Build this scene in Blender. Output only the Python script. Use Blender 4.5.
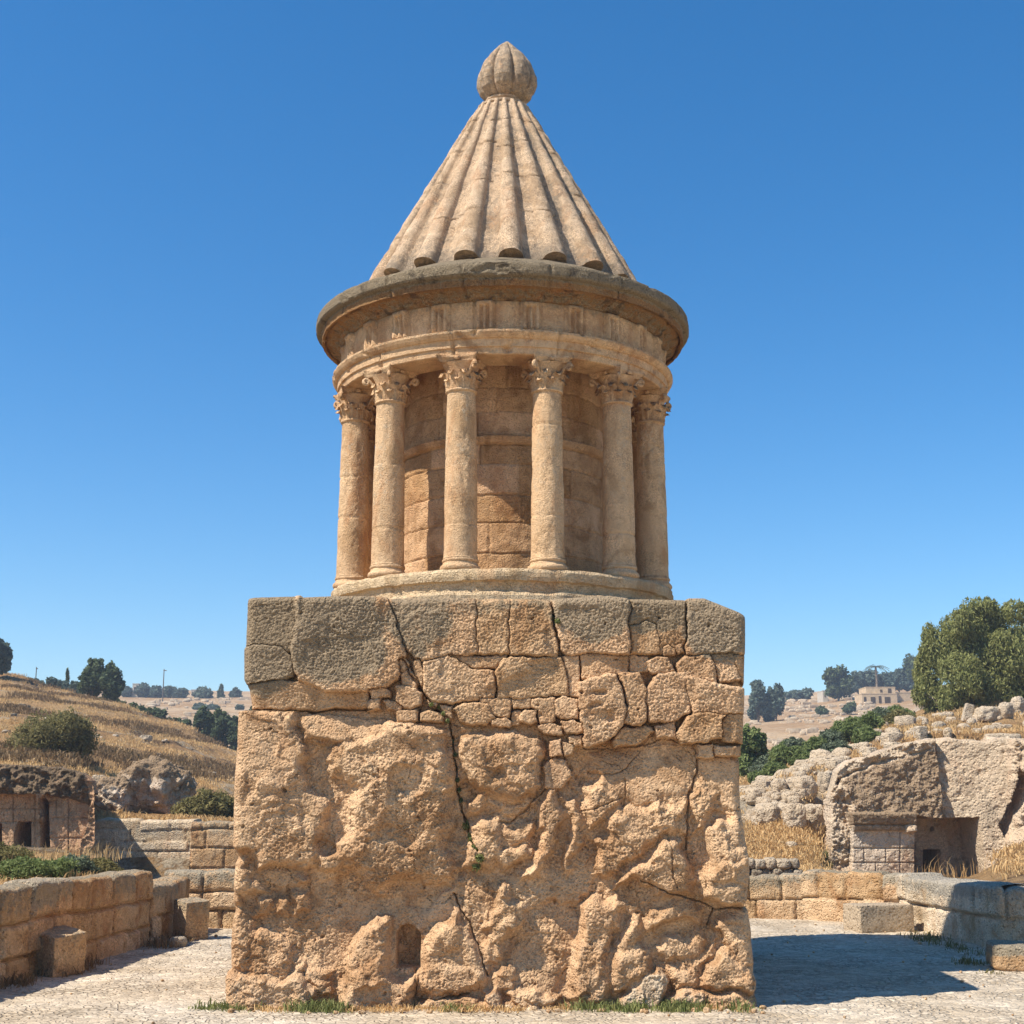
import bpy, math, random
import numpy as np
from mathutils import Vector, Matrix

for _o in list(bpy.data.objects):
    bpy.data.objects.remove(_o)
S = bpy.context.scene
COL = S.collection
R = math.radians
DENOISE = True

# ------------------------------------------------------------------ camera
CAMZ, FPX = 2.0, 1400.0
PITCH = math.atan2(288.0, FPX)
cP, sP = math.cos(PITCH), math.sin(PITCH)
cam = bpy.data.cameras.new('camera')
camo = bpy.data.objects.new('camera', cam)
COL.objects.link(camo)
camo.location = (0, 0, CAMZ)
camo.rotation_euler = (math.pi / 2 + PITCH, 0, 0)
cam.sensor_width = 36.0
cam.lens = FPX / 1024 * 36.0
cam.clip_end = 8000
S.camera = camo

# ------------------------------------------------------------------ sky, sun, exposure
SUN_EL, SUN_AZ = 53.0, 26.0          # light travels to +x, turned SUN_AZ degrees towards +y
world = bpy.data.worlds.new('World')
S.world = world
world.use_nodes = True
wn = world.node_tree
wn.nodes.clear()
w_out = wn.nodes.new('ShaderNodeOutputWorld')
w_bg = wn.nodes.new('ShaderNodeBackground')
w_sky = wn.nodes.new('ShaderNodeTexSky')
w_sky.sky_type = 'NISHITA'
w_sky.sun_disc = False
w_sky.sun_elevation = R(SUN_EL)
sx, sy = -math.cos(R(SUN_AZ)), -math.sin(R(SUN_AZ))
w_sky.sun_rotation = math.atan2(sx, sy)
w_sky.altitude = 700
w_sky.air_density = 1.0
w_sky.dust_density = 0.35
w_sky.ozone_density = 3.2
w_bg.inputs['Strength'].default_value = 0.118
w_hs = wn.nodes.new('ShaderNodeHueSaturation')
w_hs.inputs['Saturation'].default_value = 1.36
w_hs.inputs['Hue'].default_value = 0.498
wn.links.new(w_sky.outputs[0], w_hs.inputs['Color'])
wn.links.new(w_hs.outputs[0], w_bg.inputs[0])
wn.links.new(w_bg.outputs[0], w_out.inputs[0])

sl = bpy.data.lights.new('sun', 'SUN')
sl.energy = 5.0
sl.angle = R(0.53)
sl.color = (1.0, 0.95, 0.88)
slo = bpy.data.objects.new('sun', sl)
COL.objects.link(slo)
_ld = Vector((math.cos(R(SUN_EL)) * math.cos(R(SUN_AZ)), math.cos(R(SUN_EL)) * math.sin(R(SUN_AZ)), -math.sin(R(SUN_EL))))
slo.rotation_euler = _ld.to_track_quat('-Z', 'Y').to_euler()
slo.location = (-20, -10, 30)

S.view_settings.view_transform = 'Standard'
S.view_settings.look = 'None'
S.view_settings.gamma = 1.0
S.view_settings.exposure = 0.54
S.render.film_transparent = False
S.render.filter_size = 0.95
S.cycles.use_denoising = DENOISE
S.cycles.max_bounces = 6
S.cycles.diffuse_bounces = 4
S.cycles.transparent_max_bounces = 8

# ------------------------------------------------------------------ pixel rays (used to measure positions off the photograph)
def ray(px, py):
    u, v = px - 512.0, 512.0 - py
    return u, FPX * cP - v * sP, FPX * sP + v * cP

def P(px, py, d):
    u, f, w = ray(px, py)
    return (u / f * d, d, CAMZ + w / f * d)

def GP(px, py, z=0.0):
    u, f, w = ray(px, py)
    return P(px, py, (z - CAMZ) / w * f)

def to_px(x, y, z):
    f = y * cP + (z - CAMZ) * sP
    w = -y * sP + (z - CAMZ) * cP
    return 512 + FPX * x / f, 512 - FPX * w / f

# ------------------------------------------------------------------ noise
_rs = np.random.RandomState(7)
_perm = np.tile(_rs.permutation(256), 3)
_g3 = np.array([(1,1,0),(-1,1,0),(1,-1,0),(-1,-1,0),(1,0,1),(-1,0,1),(1,0,-1),(-1,0,-1),
                (0,1,1),(0,-1,1),(0,1,-1),(0,-1,-1),(1,1,0),(-1,1,0),(0,-1,1),(0,-1,-1)], float)

def perlin(x, y, z=0.0):
    x, y, z = np.broadcast_arrays(np.asarray(x, float), np.asarray(y, float), np.asarray(z, float))
    xi, yi, zi = np.floor(x).astype(int), np.floor(y).astype(int), np.floor(z).astype(int)
    xf, yf, zf = x - xi, y - yi, z - zi
    xi &= 255; yi &= 255; zi &= 255
    u, v, w = [t * t * t * (t * (t * 6 - 15) + 10) for t in (xf, yf, zf)]
    def g(dx, dy, dz):
        h = _perm[_perm[_perm[xi + dx] + yi + dy] + zi + dz] & 15
        gr = _g3[h]
        return gr[..., 0] * (xf - dx) + gr[..., 1] * (yf - dy) + gr[..., 2] * (zf - dz)
    def L(a, b, t): return a + t * (b - a)
    return L(L(L(g(0,0,0), g(1,0,0), u), L(g(0,1,0), g(1,1,0), u), v),
             L(L(g(0,0,1), g(1,0,1), u), L(g(0,1,1), g(1,1,1), u), v), w)

def fbm(x, y, z=0.0, oct=4, gain=0.5, lac=2.03):
    s, a, f = 0.0, 1.0, 1.0
    for i in range(oct):
        s = s + a * perlin(np.asarray(x) * f + 17.3 * i, np.asarray(y) * f + 5.1 * i, np.asarray(z) * f + 9.7 * i)
        a *= gain; f *= lac
    return s

def ridged(x, y, z=0.0, oct=4, gain=0.5):
    s, a, f = 0.0, 1.0, 1.0
    for i in range(oct):
        s = s + a * (0.5 - np.abs(perlin(np.asarray(x) * f + 31.3 * i, np.asarray(y) * f + 3.7 * i, np.asarray(z) * f)))
        a *= gain; f *= 2.07
    return s

def hash2(i, j, k=0):
    return (_perm[_perm[(_perm[(np.asarray(i) & 255)] + (np.asarray(j) & 255)) & 255] + (k & 255)]) / 255.0

def worley(x, y, k=0, jit=0.9):
    x = np.asarray(x, float); y = np.asarray(y, float)
    xi, yi = np.floor(x).astype(int), np.floor(y).astype(int)
    f1 = np.full(x.shape, 9.0); f2 = np.full(x.shape, 9.0); idv = np.zeros(x.shape)
    for dx in (-1, 0, 1):
        for dy in (-1, 0, 1):
            ci, cj = xi + dx, yi + dy
            px = ci + 0.5 + jit * (hash2(ci, cj, k) - 0.5)
            py = cj + 0.5 + jit * (hash2(ci, cj, k + 77) - 0.5)
            d = np.hypot(px - x, py - y)
            near = d < f1
            f2 = np.where(near, f1, np.minimum(f2, d))
            idv = np.where(near, hash2(ci, cj, k + 31), idv)
            f1 = np.where(near, d, f1)
    return f1, f2, idv

def facets(x, y, k=0, soft=.06):
    """broken rock: every Worley cell is a flat facet of its own tilt and level, about -1..1"""
    xi, yi = np.floor(x).astype(int), np.floor(y).astype(int)
    ds, hs = [], []
    for dx in (-1, 0, 1):
        for dy in (-1, 0, 1):
            ci, cj = xi + dx, yi + dy
            px = ci + .5 + .9 * (hash2(ci, cj, k) - .5); py = cj + .5 + .9 * (hash2(ci, cj, k + 77) - .5)
            ds.append(np.hypot(px - x, py - y))
            hs.append((hash2(ci, cj, k + 31) - .5) * 1.1 + (x - px) * (hash2(ci, cj, k + 12) - .5) * 2.2 + (y - py) * (hash2(ci, cj, k + 55) - .5) * 2.2)
    ds = np.array(ds); hs = np.array(hs)
    w = np.exp(-(ds - ds.min(0)) / soft)
    return (w * hs).sum(0) / w.sum(0)

def sstep(a, b, x):
    t = np.clip((np.asarray(x, float) - a) / (b - a), 0, 1)
    return t * t * (3 - 2 * t)

# ------------------------------------------------------------------ objects
def setp(o, label=None, cat=None, group=None, kind=None):
    if label: o['label'] = label
    if cat: o['category'] = cat
    if group: o['group'] = group
    if kind: o['kind'] = kind
    return o

def thing(name, label, cat, loc=(0, 0, 0), rz=0.0, group=None):
    o = bpy.data.objects.new(name, None)
    COL.objects.link(o)
    o.location = loc
    o.rotation_euler = (0, 0, rz)
    o.empty_display_size = 0.2
    return setp(o, label, cat, group)

class MB:
    """collects vertices and faces, builds ONE mesh object"""
    def __init__(self):
        self.V = []; self.Q = []; self.T = []; self.N = 0; self.A = {}
    def add(self, V, Q=None, T=None, **attrs):
        V = np.asarray(V, float).reshape(-1, 3)
        for k, v in attrs.items():
            if k not in self.A: self.A[k] = [np.zeros(self.N)]
            self.A[k].append(np.broadcast_to(np.asarray(v, float).ravel(), (len(V),)).copy() if np.size(v) > 1 else np.full(len(V), float(v)))
        for k in self.A:
            if k not in attrs: self.A[k].append(np.zeros(len(V)))
        if Q is not None and len(Q): self.Q.append(np.asarray(Q, int).reshape(-1, 4) + self.N)
        if T is not None and len(T): self.T.append(np.asarray(T, int).reshape(-1, 3) + self.N)
        self.V.append(V); self.N += len(V)
        return self
    def grid(self, G, wrap_u=False, wrap_v=False, **attrs):
        n, m = G.shape[:2]
        return self.add(G.reshape(-1, 3), gridq(n, m, wrap_u, wrap_v), **attrs)
    def build(self, name, mat, parent=None, smooth=True):
        me = bpy.data.meshes.new(name)
        V = np.concatenate(self.V)
        Q = np.concatenate(self.Q) if self.Q else np.zeros((0, 4), int)
        T = np.concatenate(self.T) if self.T else np.zeros((0, 3), int)
        me.vertices.add(len(V)); me.vertices.foreach_set('co', V.ravel())
        me.loops.add(Q.size + T.size)
        me.loops.foreach_set('vertex_index', np.concatenate([Q.ravel(), T.ravel()]).astype(np.int32))
        me.polygons.add(len(Q) + len(T))
        st = np.concatenate([np.arange(len(Q)) * 4, Q.size + np.arange(len(T)) * 3]).astype(np.int32)
        me.polygons.foreach_set('loop_start', st)
        me.update(calc_edges=True)
        me.polygons.foreach_set('use_smooth', np.full(len(me.polygons), smooth, bool))
        for k, v in self.A.items():
            a = me.attributes.new(k, 'FLOAT', 'POINT')
            a.data.foreach_set('value', np.concatenate(v).astype(np.float32))
        if mat: me.materials.append(mat)
        me.validate()
        o = bpy.data.objects.new(name, me)
        COL.objects.link(o)
        if parent: o.parent = parent
        return o

def gridq(n, m, wrap_u=False, wrap_v=False):
    i = np.arange(n if wrap_u else n - 1)[:, None]
    j = np.arange(m if wrap_v else m - 1)[None, :]
    i2, j2 = (i + 1) % n, (j + 1) % m
    return np.stack([i * m + j, i2 * m + j, i2 * m + j2, i * m + j2], -1).reshape(-1, 4)

def cube_sphere(n):
    t = np.linspace(-1, 1, n + 1)
    a, b = np.meshgrid(t, t, indexing='ij')
    o = np.ones_like(a)
    Vs, Qs, k = [], [], 0
    for f in ((o, a, b), (-o, b, a), (b, o, a), (a, -o, b), (a, b, o), (b, a, -o)):
        Vs.append(np.stack(f, -1).reshape(-1, 3)); Qs.append(gridq(n + 1, n + 1) + k); k += (n + 1) ** 2
    return np.concatenate(Vs), np.concatenate(Qs)
_CS = {}
def rock_mesh(size, k=4.0, rough=0.08, seed=0, n=14, freq=1.6, skew=0.0):
    """superellipsoid rock: k=2 round, k=10 nearly a block; returns V,Q in metres, base at z=0"""
    if n not in _CS: _CS[n] = cube_sphere(n)
    V, Q = _CS[n]
    V = V * (0.55 + 0.45 * np.abs(V) ** 0.0)
    nr = (np.abs(V) ** k).sum(1) ** (1 / k)
    V = V / nr[:, None]
    s = np.array(size) / 2.0
    dn = V / np.linalg.norm(V, axis=1)[:, None]
    W = V * s
    q = W / max(s) * freq + seed * 13.7
    d = rough * max(s) * (fbm(q[:, 0], q[:, 1], q[:, 2], 4) + 0.6 * ridged(q[:, 0] * 1.7, q[:, 1] * 1.7, q[:, 2] * 1.7, 3) - 0.4)
    W = W + dn * d[:, None]
    W[:, 0] += skew * W[:, 2]
    W[:, 2] += s[2]
    return W, Q

def rotz(V, a):
    c, s = math.cos(a), math.sin(a)
    return np.stack([V[:, 0] * c - V[:, 1] * s, V[:, 0] * s + V[:, 1] * c, V[:, 2]], 1)

def rotv(V, ax, a):
    M = np.array(Matrix.Rotation(a, 3, ax))
    return V @ M.T

def tube(mb, pts, rads, n=8, cap=True, **attrs):
    pts = [Vector(p) for p in pts]
    rings = []
    up = Vector((0.3, 0.2, 1)).normalized()
    for i, p in enumerate(pts):
        t = (pts[min(i + 1, len(pts) - 1)] - pts[max(i - 1, 0)]).normalized()
        a = t.cross(up)
        if a.length < 1e-3: a = t.cross(Vector((1, 0, 0)))
        a.normalize(); b = t.cross(a)
        rings.append([p + (a * math.cos(2 * math.pi * k / n) + b * math.sin(2 * math.pi * k / n)) * rads[i] for k in range(n)])
    G = np.array([[list(v) for v in r] for r in rings])
    mb.grid(G, wrap_v=True, **attrs)
    if cap:
        for ri, p in ((0, pts[0]), (-1, pts[-1])):
            ring = G[ri]
            mb.add(np.vstack([ring, np.array(p)[None]]), None, [(k, (k + 1) % n, n) for k in range(n)], **attrs)

def box(mb, lo, hi, **attrs):
    x0, y0, z0 = lo; x1, y1, z1 = hi
    V = [(x0,y0,z0),(x1,y0,z0),(x1,y1,z0),(x0,y1,z0),(x0,y0,z1),(x1,y0,z1),(x1,y1,z1),(x0,y1,z1)]
    mb.add(V, [(0,3,2,1),(4,5,6,7),(0,1,5,4),(1,2,6,5),(2,3,7,6),(3,0,4,7)], **attrs)

# ------------------------------------------------------------------ materials
def srgb(r, g, b):
    return tuple(((c / 255) / 12.92 if c / 255 <= 0.04045 else ((c / 255 + 0.055) / 1.055) ** 2.4) for c in (r, g, b)) + (1.0,)

class NT:
    def __init__(self, name):
        self.m = bpy.data.materials.new(name); self.m.use_nodes = True
        self.t = self.m.node_tree; self.t.nodes.clear()
        self.out = self.n('ShaderNodeOutputMaterial'); self.b = self.n('ShaderNodeBsdfPrincipled')
        self.l(self.b.outputs[0], self.out.inputs[0])
        self.b.inputs['Specular IOR Level'].default_value = 0.15
        self.pos = self.n('ShaderNodeNewGeometry')
    def n(self, t, **kw):
        x = self.t.nodes.new(t)
        for k, v in kw.items(): setattr(x, k, v)
        return x
    def l(self, a, b): self.t.links.new(a, b)
    def noise(self, scale, detail=4, rough=0.55, dist=0.0, vec=None):
        x = self.n('ShaderNodeTexNoise'); x.inputs['Scale'].default_value = scale
        x.inputs['Detail'].default_value = detail; x.inputs['Roughness'].default_value = rough; x.inputs['Distortion'].default_value = dist
        self.l(vec if vec else self.pos.outputs['Position'], x.inputs['Vector'])
        return x.outputs[0]
    def vor(self, scale, feat='F1', vec=None, rnd=1.0):
        x = self.n('ShaderNodeTexVoronoi', feature=feat); x.inputs['Scale'].default_value = scale
        x.inputs['Randomness'].default_value = rnd
        self.l(vec if vec else self.pos.outputs['Position'], x.inputs['Vector'])
        return x
    def scalev(self, s):
        x = self.n('ShaderNodeVectorMath', operation='MULTIPLY'); x.inputs[1].default_value = s
        self.l(self.pos.outputs['Position'], x.inputs[0]); return x.outputs[0]
    def map(self, v, a, b, c=0.0, d=1.0, smooth=True):
        x = self.n('ShaderNodeMapRange'); x.interpolation_type = 'SMOOTHSTEP' if smooth else 'LINEAR'
        x.inputs[1].default_value = a; x.inputs[2].default_value = b; x.inputs[3].default_value = c; x.inputs[4].default_value = d
        self.l(v, x.inputs[0]); return x.outputs[0]
    def math(self, op, a, b=None):
        x = self.n('ShaderNodeMath', operation=op)
        for i, v in enumerate((a, b)):
            if v is None: continue
            if isinstance(v, (int, float)): x.inputs[i].default_value = v
            else: self.l(v, x.inputs[i])
        return x.outputs[0]
    def mix(self, fac, a, b, mode='MIX'):
        x = self.n('ShaderNodeMix', data_type='RGBA', blend_type=mode)
        for i, v in ((0, fac), (6, a), (7, b)):
            if isinstance(v, (int, float)): x.inputs[i].default_value = v
            elif isinstance(v, tuple): x.inputs[i].default_value = v
            else: self.l(v, x.inputs[i])
        return x.outputs[2]
    def attr(self, name):
        x = self.n('ShaderNodeAttribute', attribute_name=name); return x.outputs['Fac']
    def bump(self, h, strength=0.5, dist=0.02, prev=None):
        x = self.n('ShaderNodeBump'); x.inputs['Strength'].default_value = strength; x.inputs['Distance'].default_value = dist
        self.l(h, x.inputs['Height'])
        if prev: self.l(prev, x.inputs['Normal'])
        return x.outputs[0]
    def done(self, col, normal=None, rough=0.92):
        if isinstance(col, tuple): self.b.inputs['Base Color'].default_value = col
        else: self.l(col, self.b.inputs['Base Color'])
        if normal: self.l(normal, self.b.inputs['Normal'])
        self.b.inputs['Roughness'].default_value = rough
        return self.m

def stone_mat(name, c1, c2, cp, s=1.0, pit=0.010, pitscale=26, speck=0.25, stain=None, stainamt=0.0, dark=0.0, tool=0.0):
    """weathered limestone: two base tones, patina colour driven by the 'patina' attribute, per-block 'tint', specks, pits"""
    t = NT(name)
    A = t.noise(0.75 * s, 5, 0.6, 0.6); B = t.noise(4.2 * s, 6, 0.65); Cn = t.noise(38 * s, 4, 0.7); D = t.noise(11 * s, 5, 0.7, 0.4)
    col = t.mix(t.map(A, 0.36, 0.64), c1, c2)
    col = t.mix(t.map(B, 0.3, 0.75), col, t.mix(0.5, col, tuple(min(1, c * 1.5) for c in c2[:3]) + (1,)))
    E = t.noise(1.9 * s, 6, 0.62, 0.8); Fn = t.noise(7.5 * s, 5, 0.6, 0.5)
    col = t.mix(t.map(E, 0.49, 0.64, 0, .72), col, tuple(c * k for c, k in zip(c1[:3], (.70, .64, .56))) + (1,))
    col = t.mix(t.map(E, 0.36, 0.46, .5, 0), col, tuple(min(1, c * k) for c, k in zip(c2[:3], (1.18, 1.22, 1.28))) + (1,))
    col = t.mix(t.map(Fn, 0.54, 0.66, 0, .35), col, tuple(c * k for c, k in zip(c1[:3], (.66, .61, .56))) + (1,))
    if stain:
        sv = t.noise(2.2 * s, 5, 0.65, 0.5, t.scalev((1, 1, 0.45)))
        col = t.mix(t.math('MULTIPLY', t.map(sv, 0.5, 0.68), stainamt), col, stain)
    pat = t.attr('patina')
    k = t.math('ADD', pat, t.math('MULTIPLY', t.math('SUBTRACT', D, 0.5), 1.5))
    k = t.math('ADD', k, t.math('MULTIPLY', t.math('SUBTRACT', Cn, 0.5), 0.7))
    col = t.mix(t.math('MULTIPLY', t.map(k, 0.30, 0.72), t.map(pat, 0.02, 0.2)), col, cp)
    pale = t.attr('pale')
    col = t.mix(t.math('MULTIPLY', t.map(t.math('ADD', pale, t.math('MULTIPLY', t.math('SUBTRACT', D, 0.5), 0.9)), 0.25, 0.75), t.map(pale, 0.02, 0.2)), col, srgb(206, 182, 150))
    # specks
    sp = t.math('ADD', t.map(Cn, 0.34, 0.66, -speck * .75, speck * .75), t.map(t.noise(95 * s, 3, 0.6), 0.34, 0.66, -speck * .5, speck * .5))
    sp = t.math('ADD', 1.0, t.math('MULTIPLY', sp, t.map(t.noise(2.7 * s, 4, .6, .4), .38, .64, .25, 1.2)))
    hs = t.n('ShaderNodeHueSaturation'); t.l(col, hs.inputs['Color'])
    tint = t.attr('tint')
    t.l(t.math('MULTIPLY', sp, t.math('ADD', 1.0, tint)), hs.inputs['Value'])
    t.l(t.math('SUBTRACT', 1.0, t.math('MULTIPLY', tint, 0.35)), hs.inputs['Saturation'])
    col = hs.outputs[0]
    pk = t.map(t.noise(pitscale * s * 0.55, 3, 0.5), 0.55, 0.75)
    if dark:
        col = t.mix(t.math('MULTIPLY', t.map(t.noise(3.1 * s, 6, 0.72, 0.3), 0.52, 0.66), dark), col, srgb(62, 52, 42))
    v = t.vor(pitscale * s * 1.7).outputs['Distance']
    h = t.math('ADD', t.math('MULTIPLY', t.map(v, 0.0, 0.55), 1.0), t.math('MULTIPLY', t.noise(60 * s, 5, 0.7), 1.0))
    h = t.math('SUBTRACT', h, t.math('MULTIPLY', pk, 0.7))
    nb = t.bump(h, 1.0, pit * 1.5)
    if tool:
        nb = t.bump(t.noise(9, 4, 0.6, 0.2, t.scalev((3.2, 3.2, 0.5))), 0.6, tool, nb)
    return t.done(col, nb)

# tan bedrock of the pedestal, columns, drum...
M_ROCK = stone_mat('pedestal_limestone', srgb(187, 147, 107), srgb(198, 163, 124), srgb(148, 128, 101), 1.0, 0.010, 22, 0.34, srgb(166, 118, 76), 0.40)
M_COLUMN = stone_mat('column_limestone', srgb(202, 168, 128), srgb(192, 158, 119), srgb(184, 163, 134), 1.3, 0.004, 30, 0.28, srgb(176, 126, 84), 0.6, dark=0.16)
M_DRUM = stone_mat('drum_limestone', srgb(184, 144, 102), srgb(194, 156, 116), srgb(150, 130, 104), 1.2, 0.008, 26, 0.2, srgb(164, 112, 72), 0.4)
M_ENTAB = stone_mat('entablature_limestone', srgb(190, 150, 110), srgb(198, 164, 124), srgb(150, 128, 100), 1.2, 0.005, 28, 0.26, srgb(168, 118, 76), 0.45)
M_PLINTH = stone_mat('plinth_limestone', srgb(206, 180, 142), srgb(196, 168, 130), srgb(176, 156, 126), 1.2, 0.010, 28, 0.26, srgb(178, 130, 86), 0.45)
M_CORNICE = stone_mat('cornice_limestone', srgb(164, 124, 80), srgb(136, 102, 66), srgb(136, 120, 95), 1.3, 0.010, 26, 0.38, srgb(160, 106, 58), 0.5, dark=0.75)
M_ROOF = stone_mat('roof_limestone', srgb(196, 168, 136), srgb(186, 158, 126), srgb(146, 128, 106), 1.4, 0.006, 28, 0.40, srgb(176, 130, 90), 0.5, dark=0.30)
M_WALL = stone_mat('wall_limestone', srgb(196, 156, 112), srgb(206, 174, 134), srgb(160, 145, 120), 1.0, 0.016, 16, 0.32, srgb(170, 116, 72), 0.6, tool=0.03)
M_WALLP = stone_mat('pale_wall_limestone', srgb(208, 182, 146), srgb(212, 192, 162), srgb(170, 158, 138), 1.0, 0.016, 16, 0.32, srgb(190, 144, 100), 0.5, tool=0.03)
M_CLIFF = stone_mat('cliff_limestone', srgb(216, 196, 170), srgb(206, 176, 142), srgb(158, 132, 102), 0.8, 0.03, 10, 0.30, srgb(180, 128, 88), 0.5, dark=0.35)
M_CLIFFD = stone_mat('tomb_cliff_stone', srgb(208, 170, 132), srgb(194, 150, 112), srgb(126, 106, 82), 0.8, 0.03, 9, 0.30, srgb(166, 108, 68), 0.4, dark=0.3, tool=0.05)
M_BOULDER = stone_mat('boulder_limestone', srgb(206, 190, 166), srgb(194, 172, 142), srgb(132, 118, 98), 1.0, 0.03, 10, 0.3, dark=0.3)
# ================================================================== THE MONUMENT
AX = -0.12; AY = 17.27                     # axis of the rotunda
PX0 = -0.18; PYF = 14.64; PDEEP = 5.26      # pedestal centre and front plane
mon = thing('tomb_monument', 'tall rock-cut tomb monument: craggy square pedestal, round colonnade, ribbed stone cone roof and bud finial', 'monument', (AX, AY, 0))
def loc(V):                                 # world -> monument local
    V = np.array(V, float); V[..., 0] -= AX; V[..., 1] -= AY; return V

# ---------------- pedestal: one carved height field, cut along its joints into parts
def seg_d(x, y, a, b):
    ax, ay = a; bx, by = b
    t = np.clip(((x - ax) * (bx - ax) + (y - ay) * (by - ay)) / ((bx - ax) ** 2 + (by - ay) ** 2 + 1e-9), 0, 1)
    return np.hypot(x - ax - t * (bx - ax), y - ay - t * (by - ay))

def poly_in(x, y, pts):
    """signed distance to the polygon's edge, positive inside"""
    d = np.full(x.shape, 1e9); ins = np.zeros(x.shape, bool)
    n = len(pts)
    for i in range(n):
        a, b = pts[i], pts[(i + 1) % n]
        d = np.minimum(d, seg_d(x, y, a, b))
        if a[1] != b[1]:
            c = ((a[1] > y) != (b[1] > y)) & (x < (b[0] - a[0]) * (y - a[1]) / (b[1] - a[1]) + a[0])
            ins ^= c
    return np.where(ins, d, -d)

NX, NZ = 720, 560
_zb = -0.12
xl_t = [(590,247),(597,248),(645,246),(650,244),(680,244),(690,249),(706,251),(710,250),(712,239),(760,237),(800,235),(850,234),(856,237),(868,235),(900,233),(912,234),(940,231),(968,231),(972,227),(1012,228),(1050,228)]
xr_t = [(590,744),(616,745),(654,745),(690,744),(744,743),(746,741),(800,741),(815,742),(850,746),(870,748),(905,744),(910,749),(950,753),(990,756),(1014,757),(1050,757)]
zt_t = [(240,598.5),(300,597),(303,599),(340,597.5),(380,597.5),(390,599.5),(440,598.5),(508,599.5),(550,600),(590,597.5),(608,597),(628,600),(684,600.5),(688,599),(703,599),(745,616)]
def z_of_py(py): return P(512, py, PYF)[2]
s_ = np.linspace(0, 1, NX)
_xt = PX0 - 2.63 + s_ * 5.26
_pt = 512 + 1400 * _xt / (PYF * cP + 2.1 * sP)
ztop = np.array([z_of_py(v) for v in np.interp(_pt, [a for a, b in zt_t], [b for a, b in zt_t])])
tt = np.linspace(0, 1, NZ)
Zg = _zb + (ztop[:, None] - _zb) * tt[None, :]
PYg = to_px(0.0, PYF, Zg)[1]
def edge_x(tab, Zp, PYp):
    pxe = np.interp(PYp, [a for a, b in tab], [b for a, b in tab])
    fwd = PYF * cP + (Zp - CAMZ) * sP
    return (pxe - 512) * fwd / FPX
XL = edge_x(xl_t, Zg, PYg); XR = edge_x(xr_t, Zg, PYg)
Xg = XL + (XR - XL) * s_[:, None]
PXg, PYg = to_px(Xg, PYF, Zg)
# the carving is laid out on the face in a 1 unit ~ 1 cm system (u right, v down)
wu = PXg + 2.6 * fbm(PXg / 22, PYg / 22, 1.0, 3) + 1.0 * perlin(PXg / 5, PYg / 5, 4.0)
wv = PYg + 2.6 * fbm(PXg / 22, PYg / 22, 7.0, 3) + 1.0 * perlin(PXg / 5, PYg / 5, 9.0)
wu2 = PXg + 7 * fbm(PXg / 38, PYg / 38, 3.0, 4) + 2.4 * facets(PXg / 9, PYg / 9, 61, .08); wv2 = PYg + 7 * fbm(PXg / 38, PYg / 38, 5.0, 4) + 2.4 * facets(PXg / 9, PYg / 9, 67, .08)

H = np.zeros(PXg.shape)
LAB = np.zeros(PXg.shape, int)
SMOOTH = np.ones(PXg.shape)                # how rough the surface is there
PAT = np.zeros(PXg.shape); PALE = np.zeros(PXg.shape)

def crop(pts, pad=14):
    x0 = min(p[0] for p in pts) - pad; x1 = max(p[0] for p in pts) + pad
    y0 = min(p[1] for p in pts) - pad; y1 = max(p[1] for p in pts) + pad
    m = (PXg >= x0) & (PXg <= x1) & (PYg >= y0) & (PYg <= y1)
    return m

def bulge(pts, h, r=16, tu=0.0, tv=0.0, rough=1.0, mode='max', warp=2, pale=0.0, pat=0.0):
    """natural mass: rises h metres over r cm from its edge; tu/tv tilt it (m per 100 cm)"""
    m = crop(pts, 26)
    x, y = (wu2[m], wv2[m]) if warp == 2 else (wu[m], wv[m])
    d = poly_in(x, y, pts)
    k = np.clip(d / r, 0, 1)
    prof = .45 * np.sqrt(np.clip(1 - (1 - k) ** 2, 0, 1)) + .55 * np.clip(1.35 * k, 0, 1)
    cx = sum(p[0] for p in pts) / len(pts); cy = sum(p[1] for p in pts) / len(pts)
    top = (h + tu * (PXg[m] - cx) / 100 + tv * (PYg[m] - cy) / 100)
    Hm = H[m]
    if mode == 'max':
        new = np.where(d > 0, np.maximum(Hm, Hm * (1 - prof) + top * prof), Hm)
    elif mode == 'set':
        new = np.where(d > 0, Hm * (1 - prof) + top * prof, Hm)
    else:
        new = np.where(d > 0, Hm + top * prof, Hm)
    H[m] = new
    sel = np.where(d > 0, prof, 0)
    SMOOTH[m] = SMOOTH[m] * (1 - sel) + rough * sel
    if pale: PALE[m] = np.maximum(PALE[m], pale * sel)
    if pat: PAT[m] = np.maximum(PAT[m], pat * sel)

_lab = [0]; LABN = {}
def stone(pts, h, r=5, tu=0.0, tv=0.0, rough=1.0, pat=0.0, name='masonry_block', groove=-0.005, gw=0.5, pale=0.0, tint=0.0):
    r = r * 0.32; h = h * 0.80 + 0.022
    """a laid stone: its own part, with a joint around it"""
    _lab[0] += 1; L = _lab[0]; LABN[L] = (name, tint)
    m = crop(pts, 10)
    d = poly_in(wu[m], wv[m], pts) + 0.6
    base = H[m]
    k = np.clip((d - gw * 0.5) / r, 0, 1)
    prof = np.sqrt(np.clip(1 - (1 - k) ** 2, 0, 1))
    cx = sum(p[0] for p in pts) / len(pts); cy = sum(p[1] for p in pts) / len(pts)
    top = h + tu * (PXg[m] - cx) / 100 + tv * (PYg[m] - cy) / 100
    g = h - 0.040 + groove
    new = np.where(d > 0, g + (top - g) * prof, base)
    H[m] = new
    la = LAB[m]; la[d > 0] = L; LAB[m] = la
    sel = (d > 0)
    SMOOTH[m] = np.where(sel, rough * (0.25 + 0.75 * prof), SMOOTH[m])
    PAT[m] = np.where(sel, pat * sstep(-4, 8, d), PAT[m])
    PALE[m] = np.where(sel, pale, PALE[m])

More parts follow.
